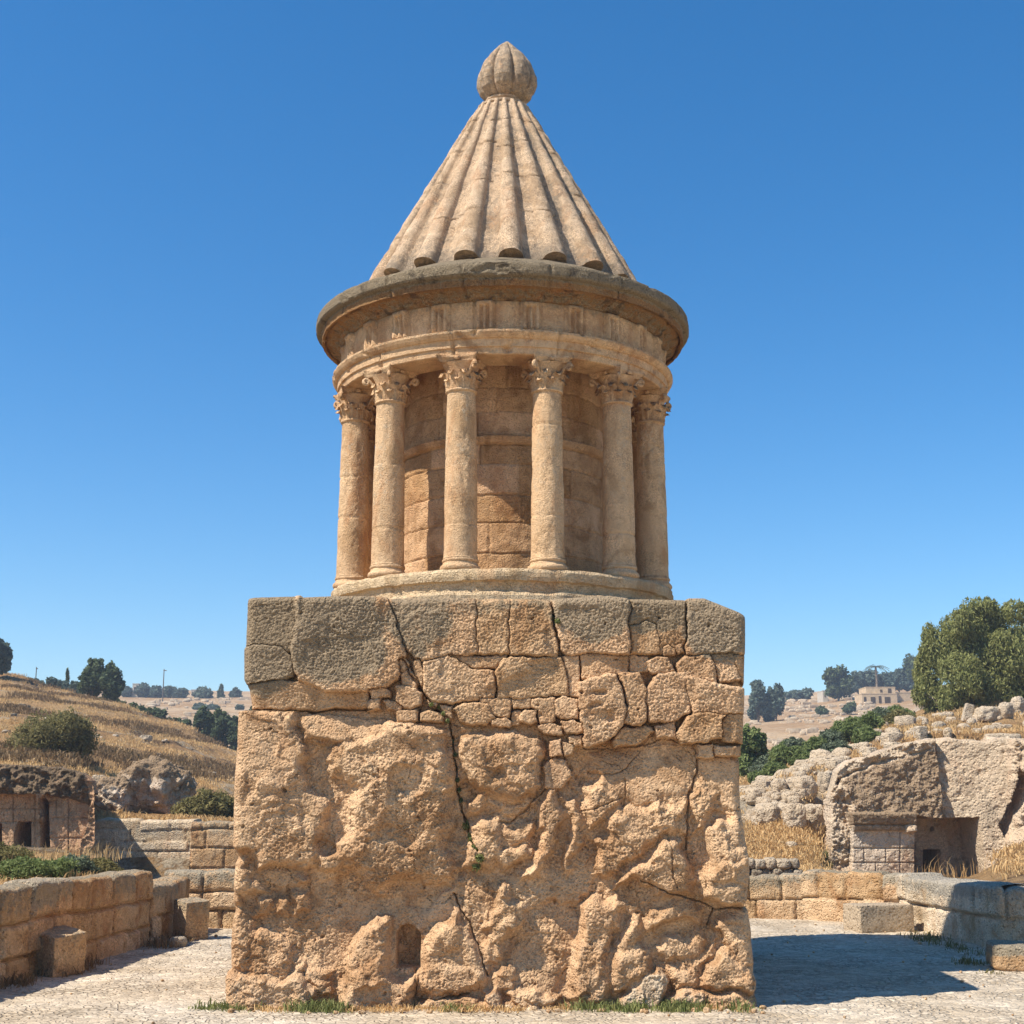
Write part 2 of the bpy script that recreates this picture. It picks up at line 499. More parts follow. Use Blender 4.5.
_later = []; _cut = [False]
def crack(pts, w=1.6, depth=0.09, soft=1.5, warp=1):
    if not _cut[0]:
        _later.append((pts, w, depth, soft, warp)); return
    w, soft, depth = w * .34, soft * .55, depth * .55
    m = crop(pts, 12)
    x, y = (wu[m], wv[m]) if warp == 1 else (wu2[m], wv2[m])
    d = np.full(x.shape, 1e9)
    for a, b in zip(pts[:-1], pts[1:]): d = np.minimum(d, seg_d(x, y, a, b))
    H[m] -= depth * (1 - sstep(w * 0.5, w * 0.5 + soft, d))

def dent(cx, cy, rx, ry, depth, rot=0.0):
    m = (np.abs(PXg - cx) < max(rx, ry) * 1.6) & (np.abs(PYg - cy) < max(rx, ry) * 1.6)
    x, y = wu[m] - cx, wv[m] - cy
    c, s = math.cos(rot), math.sin(rot)
    q = np.hypot((x * c + y * s) / rx, (-x * s + y * c) / ry)
    H[m] -= depth * (1 - sstep(0.35, 1.05, q))

# --- general undulation of the living rock
H += 0.045 * fbm(PXg / 95, PYg / 95, 2.2, 3)
# recessed planes
bulge([(232,905),(320,850),(352,880),(400,885),(470,880),(470,960),(420,975),(330,965),(300,915)], -0.045, 20, mode='add', rough=0.55)
bulge([(296,711),(400,711),(400,726),(330,742),(306,738)], 0.06, 6, mode='set', tv=0.25, rough=0.4)
# big left slab
bulge([(225,706),(298,711),(302,728),(311,748),(305,762),(318,790),(329,800),(325,832),(317,862),(298,868),(258,869),(252,856),(225,850)], 0.125, 9, tu=-0.05, tv=-0.02, rough=.6)
bulge([(225,760),(262,742),(300,770),(296,806),(262,812),(225,800)], 0.03, 30, mode='add')
bulge([(256,800),(318,806),(322,858),(300,866),(260,866)], 0.02, 12, mode='add', tv=0.08)
bulge([(225,852),(246,866),(262,884),(274,896),(225,894)], 0.085, 9)
bulge([(225,893),(238,892),(246,905),(225,912)], 0.08, 7)
bulge([(262,872),(300,868),(312,878),(300,892),(280,896)], 0.03, 8, rough=.8)
bulge([(292,872),(309,874),(308,886),(296,886)], 0.075, 6); bulge([(274,900),(290,897),(292,912),(276,914)], 0.075, 6)
bulge([(292,896),(308,894),(310,912),(294,912)], 0.06, 6); bulge([(258,900),(272,900),(268,916),(258,915)], 0.07, 6)
# lower left face and foot block
bulge([(225,911),(246,910),(260,920),(262,935),(246,972),(225,972)], 0.11, 8, tu=-0.03, rough=0.9)
bulge([(246,934),(262,925),(284,934),(292,950),(298,972),(243,972)], 0.085, 9, tv=0.05, rough=1.15)
bulge([(297,958),(310,962),(312,972),(296,972)], 0.09, 5)
bulge([(220,970),(300,969),(312,976),(315,988),(308,1016),(220,1020)], 0.20, 9, tv=0.03, rough=0.85, pale=0.35)
# big central bulge with overhanging ragged lower edge
bulge([(326,742),(352,735),(376,728),(396,722),(436,722),(447,728),(453,760),(456,790),(459,815),(450,838),(458,868),(452,886),(428,882),(402,880),(380,893),(366,884),(352,866),(322,862),(330,850),(346,835),(346,806),(356,790),(330,776)], 0.135, 15, tv=-0.03, rough=1.25)
bulge([(338,735),(396,722),(438,724),(450,760),(420,766),(380,752),(340,756)], 0.025, 14, mode='add', tv=-0.16, rough=0.7)
bulge([(338,752),(420,758),(447,745),(452,800),(430,832),(396,822),(366,840),(350,800),(345,780)], 0.04, 22, mode='add', rough=1.4)
bulge([(396,766),(430,768),(434,784),(414,796),(394,794)], -0.05, 7, mode='add', rough=.5)
bulge([(420,838),(432,815),(446,800),(444,836),(424,860),(404,850)], 0.035, 8, mode='add')
bulge([(318,852),(336,846),(350,850),(352,862),(330,872),(316,868)], 0.10, 7)
bulge([(356,846),(386,838),(420,850),(420,874),(396,880),(378,893),(362,872)], 0.035, 8, mode='add', rough=1.3)
# chimney shaped outcrop beside the niche, and the sill block
bulge([(336,1016),(343,985),(347,958),(355,935),(366,924),(376,913),(390,920),(391,935),(393,958),(392,976),(400,978),(416,972),(418,1004),(414,1020)], 0.155, 13, rough=0.95)
bulge([(336,1000),(346,968),(362,968),(380,976),(392,980),(416,974),(417,1012),(340,1016)], 0.045, 10, mode='add')
bulge([(414,960),(424,943),(438,927),(450,921),(452,906),(459,909),(470,925),(480,945),(488,972),(487,988),(470,996),(432,999),(417,992)], 0.15, 12, rough=1.0)
bulge([(420,965),(440,958),(470,960),(484,972),(480,990),(430,995),(418,985)], 0.03, 9, mode='add')
crack([(453,894),(459,906),(470,925),(478,945),(482,962),(488,975)], 2.0, 0.11)
crack([(416,968),(416,998)], 2.0, 0.10); crack([(418,1000),(440,998),(470,992)], 1.6, 0.10)
bulge([(310,965),(328,962),(338,968),(326,984),(312,980)], 0.09, 6); bulge([(318,978),(334,976),(336,992),(322,996)], 0.12, 6); bulge([(304,990),(316,984),(320,996),(306,1000)], 0.14, 5)
# rock right of the great crack
bulge([(459,737),(478,729),(505,726),(520,731),(540,733),(547,746),(545,766),(542,786),(528,800),(520,804),(496,800),(472,786),(460,772)], 0.145, 12, tv=-0.03, rough=0.8)
bulge([(470,748),(500,738),(530,742),(540,760),(515,775),(480,778)], 0.025, 14, mode='add')
for a in ((490,762,5,4,.03,0),(500,774,9,5,.04,-.5),(497,750,4,6,.02,.4)): dent(*a)
bulge([(462,800),(486,792),(488,812),(478,822),(464,816)], 0.085, 8); bulge([(488,800),(520,802),(536,796),(545,785),(536,808),(514,822),(496,816)], 0.06, 8, rough=.55)
crack([(500,820),(512,822),(522,812),(536,798),(548,788)], 1.4, 0.07)
bulge([(462,826),(486,820),(505,824),(500,850),(488,872),(460,868)], 0.10, 10, rough=1.25)
bulge([(490,852),(504,846),(516,850),(528,848),(530,860),(514,868),(502,874),(491,860)], 0.10, 7)
bulge([(498,826),(514,826),(524,822),(536,812),(538,830),(528,848),(510,846)], 0.06, 9)
bulge([(550,789),(560,793),(562,817),(556,842),(546,862),(534,878),(520,878),(530,860),(536,832),(540,806)], 0.145, 9, rough=0.8)
bulge([(548,790),(560,788),(562,798),(550,802)], 0.11, 5)
bulge([(562,796),(574,796),(580,812),(580,850),(570,876),(564,876),(566,846),(570,826)], 0.085, 7, rough=0.7)
bulge([(580,790),(600,780),(612,782),(622,796),(622,812),(612,816),(600,826),(584,836),(580,820)], 0.10, 9, rough=1.25)
crack([(580,812),(600,806),(622,798)], 1.2, 0.05)
# smooth slanting face below the overhang (right)
bulge([(584,750),(640,744),(692,748),(694,790),(680,800),(640,806),(608,796),(590,778)], 0.035, 12, mode='set', tv=0.12, rough=0.3)
bulge([(698,760),(745,758),(746,822),(728,820),(716,796),(696,790)], 0.05, 8, mode='set', tv=0.06, rough=0.3)
crack([(588,772),(612,776),(628,768),(640,752)], 1.2, 0.04); crack([(625,780),(625,808)], 1.2, 0.04)
crack([(696,758),(697,770),(688,795),(686,850)], 2.0, 0.10)
bulge([(610,814),(636,804),(664,802),(688,792),(688,838),(668,836),(652,846),(632,858),(612,856),(600,846),(606,830)], 0.115, 10, rough=1.25)
bulge([(688,792),(706,786),(718,794),(712,810),(700,826),(690,832)], 0.10, 9)
bulge([(592,842),(608,836),(624,848),(634,828),(640,842),(624,872),(606,880),(594,868)], 0.10, 8, rough=1.2)
bulge([(612,880),(636,866),(650,848),(666,836),(680,842),(690,866),(694,898),(672,894),(648,886),(630,884),(606,892)], 0.155, 11, tu=0.02, rough=0.85)
crack([(667,840),(670,862),(674,886)], 1.6, 0.05)
bulge([(704,832),(713,814),(724,820),(734,815),(748,822),(752,850),(752,905),(742,906),(722,905),(700,899),(697,876),(710,862),(706,848)], 0.18, 9, tv=0.02, rough=0.8)
bulge([(718,826),(732,818),(748,826),(750,844),(736,852),(724,846)], -0.05, 7, mode='add')
bulge([(700,872),(716,862),(740,860),(752,848),(752,905),(722,904),(701,897)], 0.045, 6, mode='add', pale=.2)
crack([(640,880),(666,890),(692,900),(714,907),(708,925)], 1.6, 0.09); crack([(716,908),(745,908)], 1.6, 0.10)
# lower right masses
bulge([(566,1000),(568,975),(574,930),(582,905),(592,895),(606,898),(616,890),(624,905),(612,935),(610,985),(604,1005),(580,1012)], 0.165, 13, rough=0.95, pale=0.3)
bulge([(608,990),(607,960),(616,930),(630,914),(640,918),(642,940),(650,952),(648,975),(630,988),(612,996)], 0.135, 12)
bulge([(608,968),(622,948),(640,946),(650,960),(646,980),(618,992)], 0.04, 9, mode='add')
bulge([(641,920),(664,900),(690,898),(704,910),(700,935),(680,920),(660,924),(644,938)], 0.10, 9)
bulge([(655,950),(666,936),(676,934),(684,940),(692,932),(702,936),(703,952),(690,962),(668,965)], 0.085, 9, rough=1.2)
bulge([(664,968),(690,958),(704,946),(712,934),(716,950),(700,965),(696,985),(672,990)], 0.10, 9)
bulge([(708,930),(722,912),(745,908),(752,918),(758,952),(758,968),(740,965),(724,946)], 0.105, 10, rough=.8)
crack([(716,920),(722,940),(730,950)], 1.2, 0.05)
bulge([(695,972),(706,958),(716,949),(726,946),(742,956),(752,968),(758,990),(745,996),(722,990),(704,988),(694,982)], 0.175, 10, rough=.8)
bulge([(726,988),(730,974),(748,968),(756,975),(752,996),(738,994)], 0.04, 5, mode='add')
bulge([(700,988),(730,992),(758,998),(762,1018),(706,1020)], 0.17, 8)
bulge([(606,1006),(626,990),(640,972),(654,964),(664,970),(668,985),(662,1006),(640,1016)], 0.19, 9, pale=0.6)
bulge([(664,1004),(672,992),(690,984),(706,990),(704,1010),(668,1016)], 0.2, 8, pale=0.5)
# lower centre
bulge([(495,900),(500,886),(506,882),(514,888),(514,902),(522,915),(522,935),(506,948),(504,962),(492,955),(488,930),(482,925)], 0.125, 9, rough=1.1)
bulge([(512,902),(526,906),(530,922),(520,932),(512,920)], 0.085, 6)
bulge([(480,945),(492,938),(500,950),(494,965),(484,960)], 0.10, 5)
bulge([(508,930),(540,930),(556,955),(560,990),(530,996),(508,965)], 0.02, 16, mode='set', rough=0.35, tv=0.2)
bulge([(490,975),(500,966),(515,970),(522,985),(512,992),(494,990)], 0.12, 7)
bulge([(482,1010),(484,990),(496,982),(504,992),(506,1012)], 0.2, 7, pale=0.5); bulge([(504,990),(522,986),(545,990),(560,994),(556,1002),(520,1002)], 0.17, 6, pale=.3)
bulge([(502,1000),(530,998),(552,1001),(552,1012),(506,1012)], 0.23, 5, pale=0.8)
bulge([(418,1000),(440,996),(462,996),(486,1000),(486,1014),(420,1014)], 0.16, 6, pale=.3)
# right edge below overhang small stones
# close the narrow gaps between masses: one continuous eroded face rather than separate boulders
def _mm(A, k, fn):
    for i in range(k):
        B = np.pad(A, 1, mode='edge')
        A = fn(fn(fn(B[1:-1, 1:-1], fn(B[:-2, 1:-1], B[2:, 1:-1])), fn(B[1:-1, :-2], B[1:-1, 2:])), fn(B[:-2, :-2], B[2:, 2:]) if i % 2 else B[1:-1, 1:-1])
    return A
def _blur(A, k):
    for i in range(k):
        B = np.pad(A, 1, mode='edge'); A = (B[:-2, 1:-1] + B[2:, 1:-1] + B[1:-1, :-2] + B[1:-1, 2:] + 2 * A) / 6
    return A
CL = _blur(_mm(_mm(H, 6, np.maximum), 6, np.minimum), 3)
H = .5 * H + .5 * CL
_cut[0] = True
for _a in _later: crack(*_a)
# --- niche
NICHE = [(396,968),(396,934),(400,927),(407,925),(414,927),(420,934),(420,968)]
m = crop(NICHE, 8)
d = poly_in(PXg[m], PYg[m], NICHE)
hh = H[m]; H[m] = np.where(d > -1.0, hh + (-0.22 - hh) * sstep(-1.0, 1.6, d), hh)
SMOOTH[m] = np.where(d > 0, 0.3, SMOOTH[m])
# --- the great crack
GREAT = [(404,660),(412,676),(422,692),(434,708),(447,718),(453,740),(456,765),(458,792),(462,812),(470,832),(478,850)]
# --- upper masonry and rubble (each its own part); stones sit on a recessed bed
bed = [(240,590),(750,590),(750,757),(694,758),(690,744),(640,746),(584,752),(566,748),(545,742),(500,727),(460,727),(440,722),(398,722),(300,711),(240,711)]
m = crop(bed, 4); d = poly_in(wu[m], wv[m], bed)
H[m] = np.where(d > 0, 0.0 + (H[m]) * 0.15, H[m]); SMOOTH[m] = np.where(d > 0, 0.5, SMOOTH[m])
stone([(240,590),(299,590),(299,650),(291,652),(240,652)], 0.15, 7, rough=1.05, pat=.95)
stone([(240,648),(284,646),(293,655),(296,672),(284,684),(252,688),(240,684)], 0.155, 9, rough=1.0, pat=.9)
stone([(246,684),(300,680),(345,690),(368,690),(369,707),(300,711),(258,710),(240,706)], 0.09, 6, tv=-.2, rough=.7, pat=.1)
stone([(299,590),(389,590),(396,606),(403,640),(406,656),(399,680),(385,690),(352,694),(336,694),(318,688),(300,680),(294,660)], 0.215, 14, tu=-.03, rough=1.2, pat=.8, name='capping_block')
stone([(386,590),(477,590),(477,656),(440,659),(418,662),(406,650),(395,615)], 0.15, 8, rough=1.0, pat=.55)
stone([(478,590),(509,590),(509,656),(478,656)], 0.145, 5, rough=1.05, pat=.12)
stone([(510,590),(549,590),(552,620),(558,657),(510,657)], 0.15, 5, rough=1.1, pat=.12)
stone([(551,590),(629,590),(629,655),(600,656),(566,655),(560,650),(556,625)], 0.165, 9, tu=.05, rough=1.2, pat=.75)
stone([(630,590),(684,590),(684,654),(672,646),(660,655),(630,655)], 0.14, 6, rough=1.2, pat=.9)
stone([(630,626),(644,622),(656,628),(660,655),(631,655)], 0.15, 6, rough=.5)
stone([(686,590),(750,590),(750,655),(686,654)], 0.165, 6, rough=1.0, pat=.95)
CH = 'chinking_stone'
stone([(662,648),(668,644),(675,648),(675,655),(663,656)], 0.145, 4, name=CH, rough=.6); stone([(675,645),(682,644),(684,652),(677,654)], 0.14, 3, name=CH, rough=.6)
stone([(399,661),(405,658),(409,664),(408,670),(401,671)], 0.13, 4, name=CH, rough=.5)
stone([(402,672),(410,668),(418,680),(417,688),(404,687)], 0.12, 4, name=CH, rough=.6)
stone([(412,662),(421,660),(424,672),(423,688),(416,678)], 0.11, 4, name=CH, rough=.6)
stone([(396,688),(404,685),(416,688),(423,696),(421,707),(410,709),(396,705)], 0.16, 7, name=CH, rough=.8)
stone([(369,691),(386,689),(391,694),(390,700),(372,700)], 0.13, 4, name=CH, rough=.6); stone([(368,702),(372,700),(381,701),(381,710),(368,710)], 0.14, 4, name=CH, rough=.5)
stone([(384,703),(394,702),(405,706),(403,711),(388,711)], 0.12, 4, name=CH, rough=.6); stone([(398,713),(402,710),(418,710),(419,721),(400,722)], 0.17, 5, name=CH, rough=.5, pale=.3)
stone([(421,713),(430,712),(444,713),(443,722),(422,721)], 0.17, 4, name=CH, rough=.6, pale=.2); stone([(428,702),(434,700),(438,705),(436,710),(429,709)], 0.12, 3, name=CH, rough=.6)
stone([(424,662),(439,659),(452,655),(474,670),(495,671),(495,698),(477,702),(433,703),(424,694)], 0.14, 8, rough=1.1)
stone([(450,657),(478,658),(508,657),(500,664),(497,669),(476,669),(462,662)], 0.11, 5, rough=.8)
stone([(496,672),(504,659),(561,658),(566,676),(570,697),(498,699)], 0.15, 6, rough=1.1, pat=.05)
stone([(562,656),(578,656),(580,676),(578,698),(571,697),(567,676)], 0.10, 4, rough=.6, pale=.3)
stone([(580,656),(628,656),(628,676),(607,676),(590,682),(582,680)], 0.11, 6, rough=.7)
stone([(629,656),(646,657),(648,674),(630,676)], 0.09, 4, rough=.5); stone([(645,662),(654,657),(668,658),(673,674),(650,676)], 0.15, 7, rough=.8, pale=.2)
stone([(675,665),(684,656),(708,655),(715,672),(714,684),(700,680),(676,676)], 0.155, 8, rough=.9)
stone([(709,655),(732,655),(740,680),(718,684)], 0.12, 5, rough=.8, tv=.1); stone([(732,656),(750,656),(750,688),(742,684)], 0.13, 5, rough=.8)
stone([(578,684),(606,675),(616,677),(622,700),(625,712),(618,733),(606,742),(583,748),(580,720)], 0.245, 9, rough=1.35, name='projecting_block')
for a in ((598,694,10,4,.05,0),(594,706,9,4,.04,0),(610,716,5,7,.04,.3)): dent(*a)
stone([(619,676),(640,675),(646,690),(645,722),(640,726),(622,724),(626,706)], 0.21, 7, rough=1.0)
stone([(646,690),(656,676),(686,675),(687,712),(676,722),(648,724)], 0.195, 9, rough=1.15)
stone([(684,676),(700,680),(722,686),(750,690),(750,716),(690,717),(687,700)], 0.20, 9, rough=1.1, tv=-.1)
stone([(676,733),(686,716),(706,714),(727,718),(726,736),(706,743),(680,744)], 0.20, 8, rough=1.2)
stone([(719,722),(728,716),(750,716),(750,746),(720,742)], 0.14, 6, rough=.8)
stone([(612,742),(622,728),(645,727),(652,732),(640,744),(614,748)], 0.15, 7, rough=.8)
stone([(652,728),(674,722),(676,738),(656,738)], 0.15, 6, rough=.9)
stone([(694,745),(712,745),(712,758),(695,757)], 0.13, 4, rough=.6); stone([(713,747),(750,747),(750,757),(714,756)], 0.14, 4, rough=.6)
stone([(479,699),(510,700),(510,717),(492,715),(480,710)], 0.13, 6, name=CH, rough=.8); stone([(490,718),(508,717),(512,724),(510,728),(492,726)], 0.15, 5, name=CH, rough=.6)
stone([(511,700),(531,699),(530,709),(512,709)], 0.12, 4, name=CH, rough=.6); stone([(512,711),(522,711),(520,726),(512,727)], 0.08, 4, name=CH, rough=.6)
stone([(520,716),(526,711),(536,713),(537,722),(530,725),(521,723)], 0.15, 5, name=CH, rough=.6); stone([(532,700),(554,699),(557,722),(540,724),(538,712),(531,708)], 0.14, 6, name=CH, rough=.8)
stone([(554,702),(562,698),(578,700),(578,718),(562,720),(556,714)], 0.15, 6, name=CH, rough=.6); stone([(536,726),(550,723),(563,728),(562,737),(542,735)], 0.13, 5, name=CH, rough=.6)
stone([(562,722),(574,720),(581,724),(581,734),(566,735)], 0.15, 5, name=CH, rough=.6); stone([(568,738),(580,736),(581,746),(572,748)], 0.12, 4, name=CH, rough=.6)
stone([(549,742),(560,739),(562,754),(550,756)], 0.12, 4, name=CH, rough=.5); stone([(562,742),(572,744),(573,754),(564,755)], 0.10, 4, name=CH, rough=.5)
stone([(452,708),(465,704),(490,704),(496,718),(486,725),(462,724)], 0.16, 7, rough=.9); stone([(440,706),(452,704),(452,720),(446,722)], 0.10, 4, name=CH, rough=.7)
stone([(542,766),(554,756),(566,760),(572,778),(560,790),(546,788)], 0.08, 6, name=CH, rough=.5)
# joints that run through
crack(GREAT, 2.0, 0.14, 1.6)
crack([(250,710.5),(300,711.5),(372,709)], 1.6, 0.10, 1.5)
crack([(582,749),(612,748),(640,746),(664,737),(690,744),(745,746)], 1.4, 0.05)

# --- weathering noise
pu, pv = PXg / 100.0, PYg / 100.0
diag_u = pu * 0.80 + pv * 0.6; diag_v = -pu * 0.6 + pv * 0.8
f1, f2, wid = worley(diag_u * 7.5 + 0.3 * fbm(pu * 5, pv * 5, 1.5, 2), diag_v * 4.6 + 0.3 * fbm(pu * 5, pv * 5, 8.5, 2), 3)
wx = .35 * fbm(pu * 3, pv * 3, 1.5, 3); wy = .35 * fbm(pu * 3, pv * 3, 8.5, 3)
fac1 = facets(diag_u * 2.6 + wx, diag_v * 1.9 + wy, 3, .05)
fac2 = facets(diag_u * 6.5 + 1.5 * wx, diag_v * 4.8 + 1.5 * wy, 5, .05)
fac3 = facets(PXg / 5.2 + 2 * wx, PYg / 4.4 + 2 * wy, 9, .10)
calm = 0.30 + 0.70 * sstep(-.18, .22, fbm(pu * 2.1, pv * 2.1, 6.6, 2))
fac0 = facets(diag_u * 1.25 + .6 * wx, diag_v * 1.0 + .6 * wy, 13, .035)
rough_n = 0.060 * fac0 + 0.024 * fac1 + 0.009 * fac2 + 0.007 * fac3 * calm + 0.005 * (ridged(diag_u * 6.5, diag_v * 3.2, 1.1, 4) - 0.5)
g1, g2, _g = worley((PXg * .8 + PYg * .6) / 3.4 + .4 * perlin(PXg / 3, PYg / 3, 2.0), (-PXg * .6 + PYg * .8) / 2.2, 11)
h1, h2, _h = worley(PXg / 8.5 + .4 * perlin(PXg / 5, PYg / 5, 5.0), PYg / 6.5, 15)
pits = -0.009 * (1 - sstep(0.08, 0.50, g1)) * calm - 0.008 * (1 - sstep(0.05, .30, h1)) * sstep(.05, .35, perlin(pu * 4, pv * 4, 3.3))
stipple = 0.006 * fbm(PXg / 3.0, PYg / 3.0, 0.2, 3, 0.7)
masonry = LAB > 0
# ragged ledges: the bedding breaks away in steps along a slant, and hairline fractures net the rock
q1 = diag_v * 3.1 + .9 * fbm(pu * 2.2, pv * 2.2, 20.2, 4) + .25 * facets(PXg / 14, PYg / 14, 71, .08)
q2 = diag_u * 2.3 + diag_v * 1.1 + .9 * fbm(pu * 2.6, pv * 2.6, 24.2, 4) + .25 * facets(PXg / 12, PYg / 12, 73, .08)
saw1 = q1 - np.floor(q1); saw2 = q2 - np.floor(q2)
def steep(s): return np.where(s < .90, s / .90, (1 - s) / .10)
lm1 = sstep(-.15, .25, fbm(pu * 1.5, pv * 1.5, 30.1, 3)); lm2 = sstep(-.05, .3, fbm(pu * 1.5, pv * 1.5, 34.1, 3))
ledge = .026 * steep(saw1) * lm1 + .022 * steep(saw2) * lm2 - .018
c1_, c2_, _c = worley(pu * 1.7 + .30 * fbm(pu * 4, pv * 4, 40, 4), pv * 1.35 + .30 * fbm(pu * 4, pv * 4, 44, 4), 51)
hair = -.020 * (1 - sstep(.006, .020, c2_ - c1_)) * sstep(-.1, .15, fbm(pu * 2.1, pv * 2.1, 48, 2))
H = np.where(masonry, H, H * 1.22 + ledge * np.clip(SMOOTH, .25, 1) + hair)
H += np.where(masonry, 0.50, 1.0) * SMOOTH * rough_n + SMOOTH * (pits + stipple) + 0.0035 * fbm(PXg / 3, PYg / 3, 6.0, 2)
# solution holes scattered in the rock
rsx = random.Random(5)
for i in range(60):
    cx, cy = rsx.uniform(240, 745), rsx.uniform(615, 1000)
    dent(cx, cy, rsx.uniform(1.2, 3.0), rsx.uniform(1.2, 3.0), rsx.uniform(.02, .05))
dent(287, 790, 2.6, 2.6, .08)
# rounded arrises at the outline
S2 = np.broadcast_to(s_[:, None], H.shape); wpx = 505.0
ed = np.minimum(S2, 1 - S2) * wpx
H -= 0.16 * (1 - np.sqrt(np.clip(1 - (1 - np.clip(ed / 11, 0, 1)) ** 2, 0, 1)))
tp = (1 - tt)[None, :] * 420.0
H -= 0.10 * (1 - np.sqrt(np.clip(1 - (1 - np.clip(tp / 8, 0, 1)) ** 2, 0, 1)))
PAT[:] = 0
for (cx, cy, rx, ry, st_) in ((262,640,52,62,1.0),(338,636,58,52,.95),(420,618,34,42,.75),(592,612,44,36,.8),(656,612,40,24,.95),(718,626,44,36,1.0),(520,602,60,10,.5),(470,604,60,14,.5)):
    q = np.hypot((wu2 - cx) / rx, (wv2 - cy) / ry)
    PAT = np.maximum(PAT, st_ * (1 - sstep(.72, 1.12, q)))
PAT = np.maximum(PAT, 0.45 * (1 - sstep(596, 614, PYg)))
PAT = np.maximum(PAT, .30 * sstep(.15, .5, fbm(pu * 2.4, pv * 2.4, 12.2, 4)))
PALE = np.maximum(PALE, 0.35 * sstep(985, 1012, PYg))

FR = np.stack([Xg, PYF - H, Zg], -1)
ped = MB()
front_mask = LAB.copy()
Qf = gridq(NX, NZ)
lab_face = np.max(LAB.ravel()[Qf], axis=1)
FRl = loc(FR).reshape(-1, 3)
def submesh(mask_faces):
    q = Qf[mask_faces]
    u, inv = np.unique(q, return_inverse=True)
    return FRl[u], inv.reshape(-1, 4), u
V, Q, u = submesh(lab_face == 0)
ped.add(V, Q, patina=PAT.ravel()[u], pale=PALE.ravel()[u])
# back, sides and top of the block
NY = 70
yy = np.linspace(0, 1, NY)
for side in (0, -1):
    E = FR[side]                            # NZ x 3
    G = np.zeros((NZ, NY, 3))
    G[..., 0] = E[:, None, 0]; G[..., 2] = E[:, None, 2]
    G[..., 1] = E[:, None, 1] + (PYF + PDEEP - E[:, None, 1]) * yy[None, :]
    zz = G[..., 2]; y_ = G[..., 1]
    f1s, f2s, ids = worley(y_ * 1.3 + side * 7 + .3 * fbm(y_, zz, 3, 3), zz * 1.3 + .3 * fbm(y_, zz, 6, 3), 21)
    bl = -0.02 - 0.10 * (1 - sstep(0.0, .10, f2s - f1s)) - .10 * ids + 0.05 * fbm(y_ * 2.2, zz * 2.2, 5.5 + side, 5) + 0.02 * ridged(y_ * 6, zz * 6, side, 3)
    G[..., 0] += (1 if side == -1 else -1) * bl * sstep(0, .06, yy)[None, :]
    ped.grid(G, patina=0.8 * sstep(2.9, 3.7, zz) + 0 * zz)
Tg = np.zeros((NX, NY, 3))
Tg[..., 0] = FR[:, -1, 0][:, None]; Tg[..., 1] = FR[:, -1, 1][:, None] + (PYF + PDEEP - FR[:, -1, 1][:, None]) * yy[None, :]
Tg[..., 2] = FR[:, -1, 2][:, None] * (1 - yy[None, :]) + 4.06 * yy[None, :] + 0.02 * fbm(Tg[..., 0] * 3, Tg[..., 1] * 3, 2, 4) * sstep(0, .05, yy)[None, :]
ped.grid(Tg, patina=0.85)
Bk = np.zeros((60, 60, 3)); a, b = np.meshgrid(np.linspace(-2.8, 2.4, 60), np.linspace(_zb, 4.06, 60), indexing='ij')
Bk[..., 0] = a; Bk[..., 2] = b; Bk[..., 1] = PYF + PDEEP + 0.05 * fbm(a * 2, b * 2, 1, 3)
ped.grid(Bk)
# side/top/back pieces are world coordinates -> local
for i in range(1, len(ped.V)): ped.V[i] = loc(ped.V[i])
pedo = ped.build('pedestal', M_ROCK, mon)
rb = random.Random(3)
for L, (nm, tint) in LABN.items():
    msk = lab_face == L
    if not msk.any(): continue
    V, Q, u = submesh(msk)
    mb = MB(); mb.add(V, Q, patina=PAT.ravel()[u], pale=PALE.ravel()[u], tint=rb.uniform(-.10, .08))
    mb.build(nm, M_ROCK, pedo)

# ---------------- surfaces of revolution with joints and wear
def revolve(mb, prof, nseg, noise=0.006, nf=9.0, joints=(), jw=0.010, jd=0.02, seed=0.0, radial=None, patf=None, a0=0.0, a1=2 * math.pi, local=True, res=None):
    """prof: list of (r,z); radial(theta,t,r,z)->dr added to r; joints: angles of vertical joints"""
    pr = np.array(prof, float)
    L = np.r_[0, np.cumsum(np.hypot(*np.diff(pr, axis=0).T))]
    if res:
        t = [0.0]
        for i in range(len(L) - 1):
            k = max(1, int(round((L[i + 1] - L[i]) / res)))
            t += list(L[i] + (L[i + 1] - L[i]) * np.arange(1, k + 1) / k)
        t = np.array(t)
        t = np.unique(np.round(np.clip(np.r_[t, L[1:-1] - .004, L[1:-1] + .004], 0, L[-1]), 5))
    else: t = L
    r = np.interp(t, L, pr[:, 0]); z = np.interp(t, L, pr[:, 1])
    full = abs(a1 - a0 - 2 * math.pi) < 1e-6
    th = a0 + (a1 - a0) * np.arange(nseg) / (nseg if full else nseg - 1)
    TH, Rr = np.meshgrid(th, r, indexing='ij'); _, Zz = np.meshgrid(th, z, indexing='ij')
    X0, Y0 = Rr * np.cos(TH), Rr * np.sin(TH)
    n = noise * (fbm(X0 * nf + seed, Y0 * nf, Zz * nf, 4) + 0.7 * np.minimum(0, fbm(X0 * nf * .35 + seed, Y0 * nf * .35 + 4, Zz * nf * .35, 3) + 0.15) * 2)
    dr = n.copy()
    for ja in joints:
        dd = np.abs((TH - ja + math.pi) % (2 * math.pi) - math.pi) * Rr
        dd = dd + 0.006 * fbm(Zz * 9 + ja, X0 * 0, 0, 2)
        dr -= jd * (1 - sstep(jw * .4, jw * 1.3, dd))
    if radial is not None: dr = dr + radial(TH, Rr, Zz)
    Rn = np.maximum(Rr + dr, 0.001); Zn = Zz + n * 0.5
    G = np.stack([Rn * np.cos(TH), Rn * np.sin(TH), Zn], -1)
    at = {}
    if patf is not None: at['patina'] = patf(TH, Rr, Zz)
    mb.grid(G, wrap_u=full, **at)
    return mb

FRONT = -math.pi / 2
rj = random.Random(11)
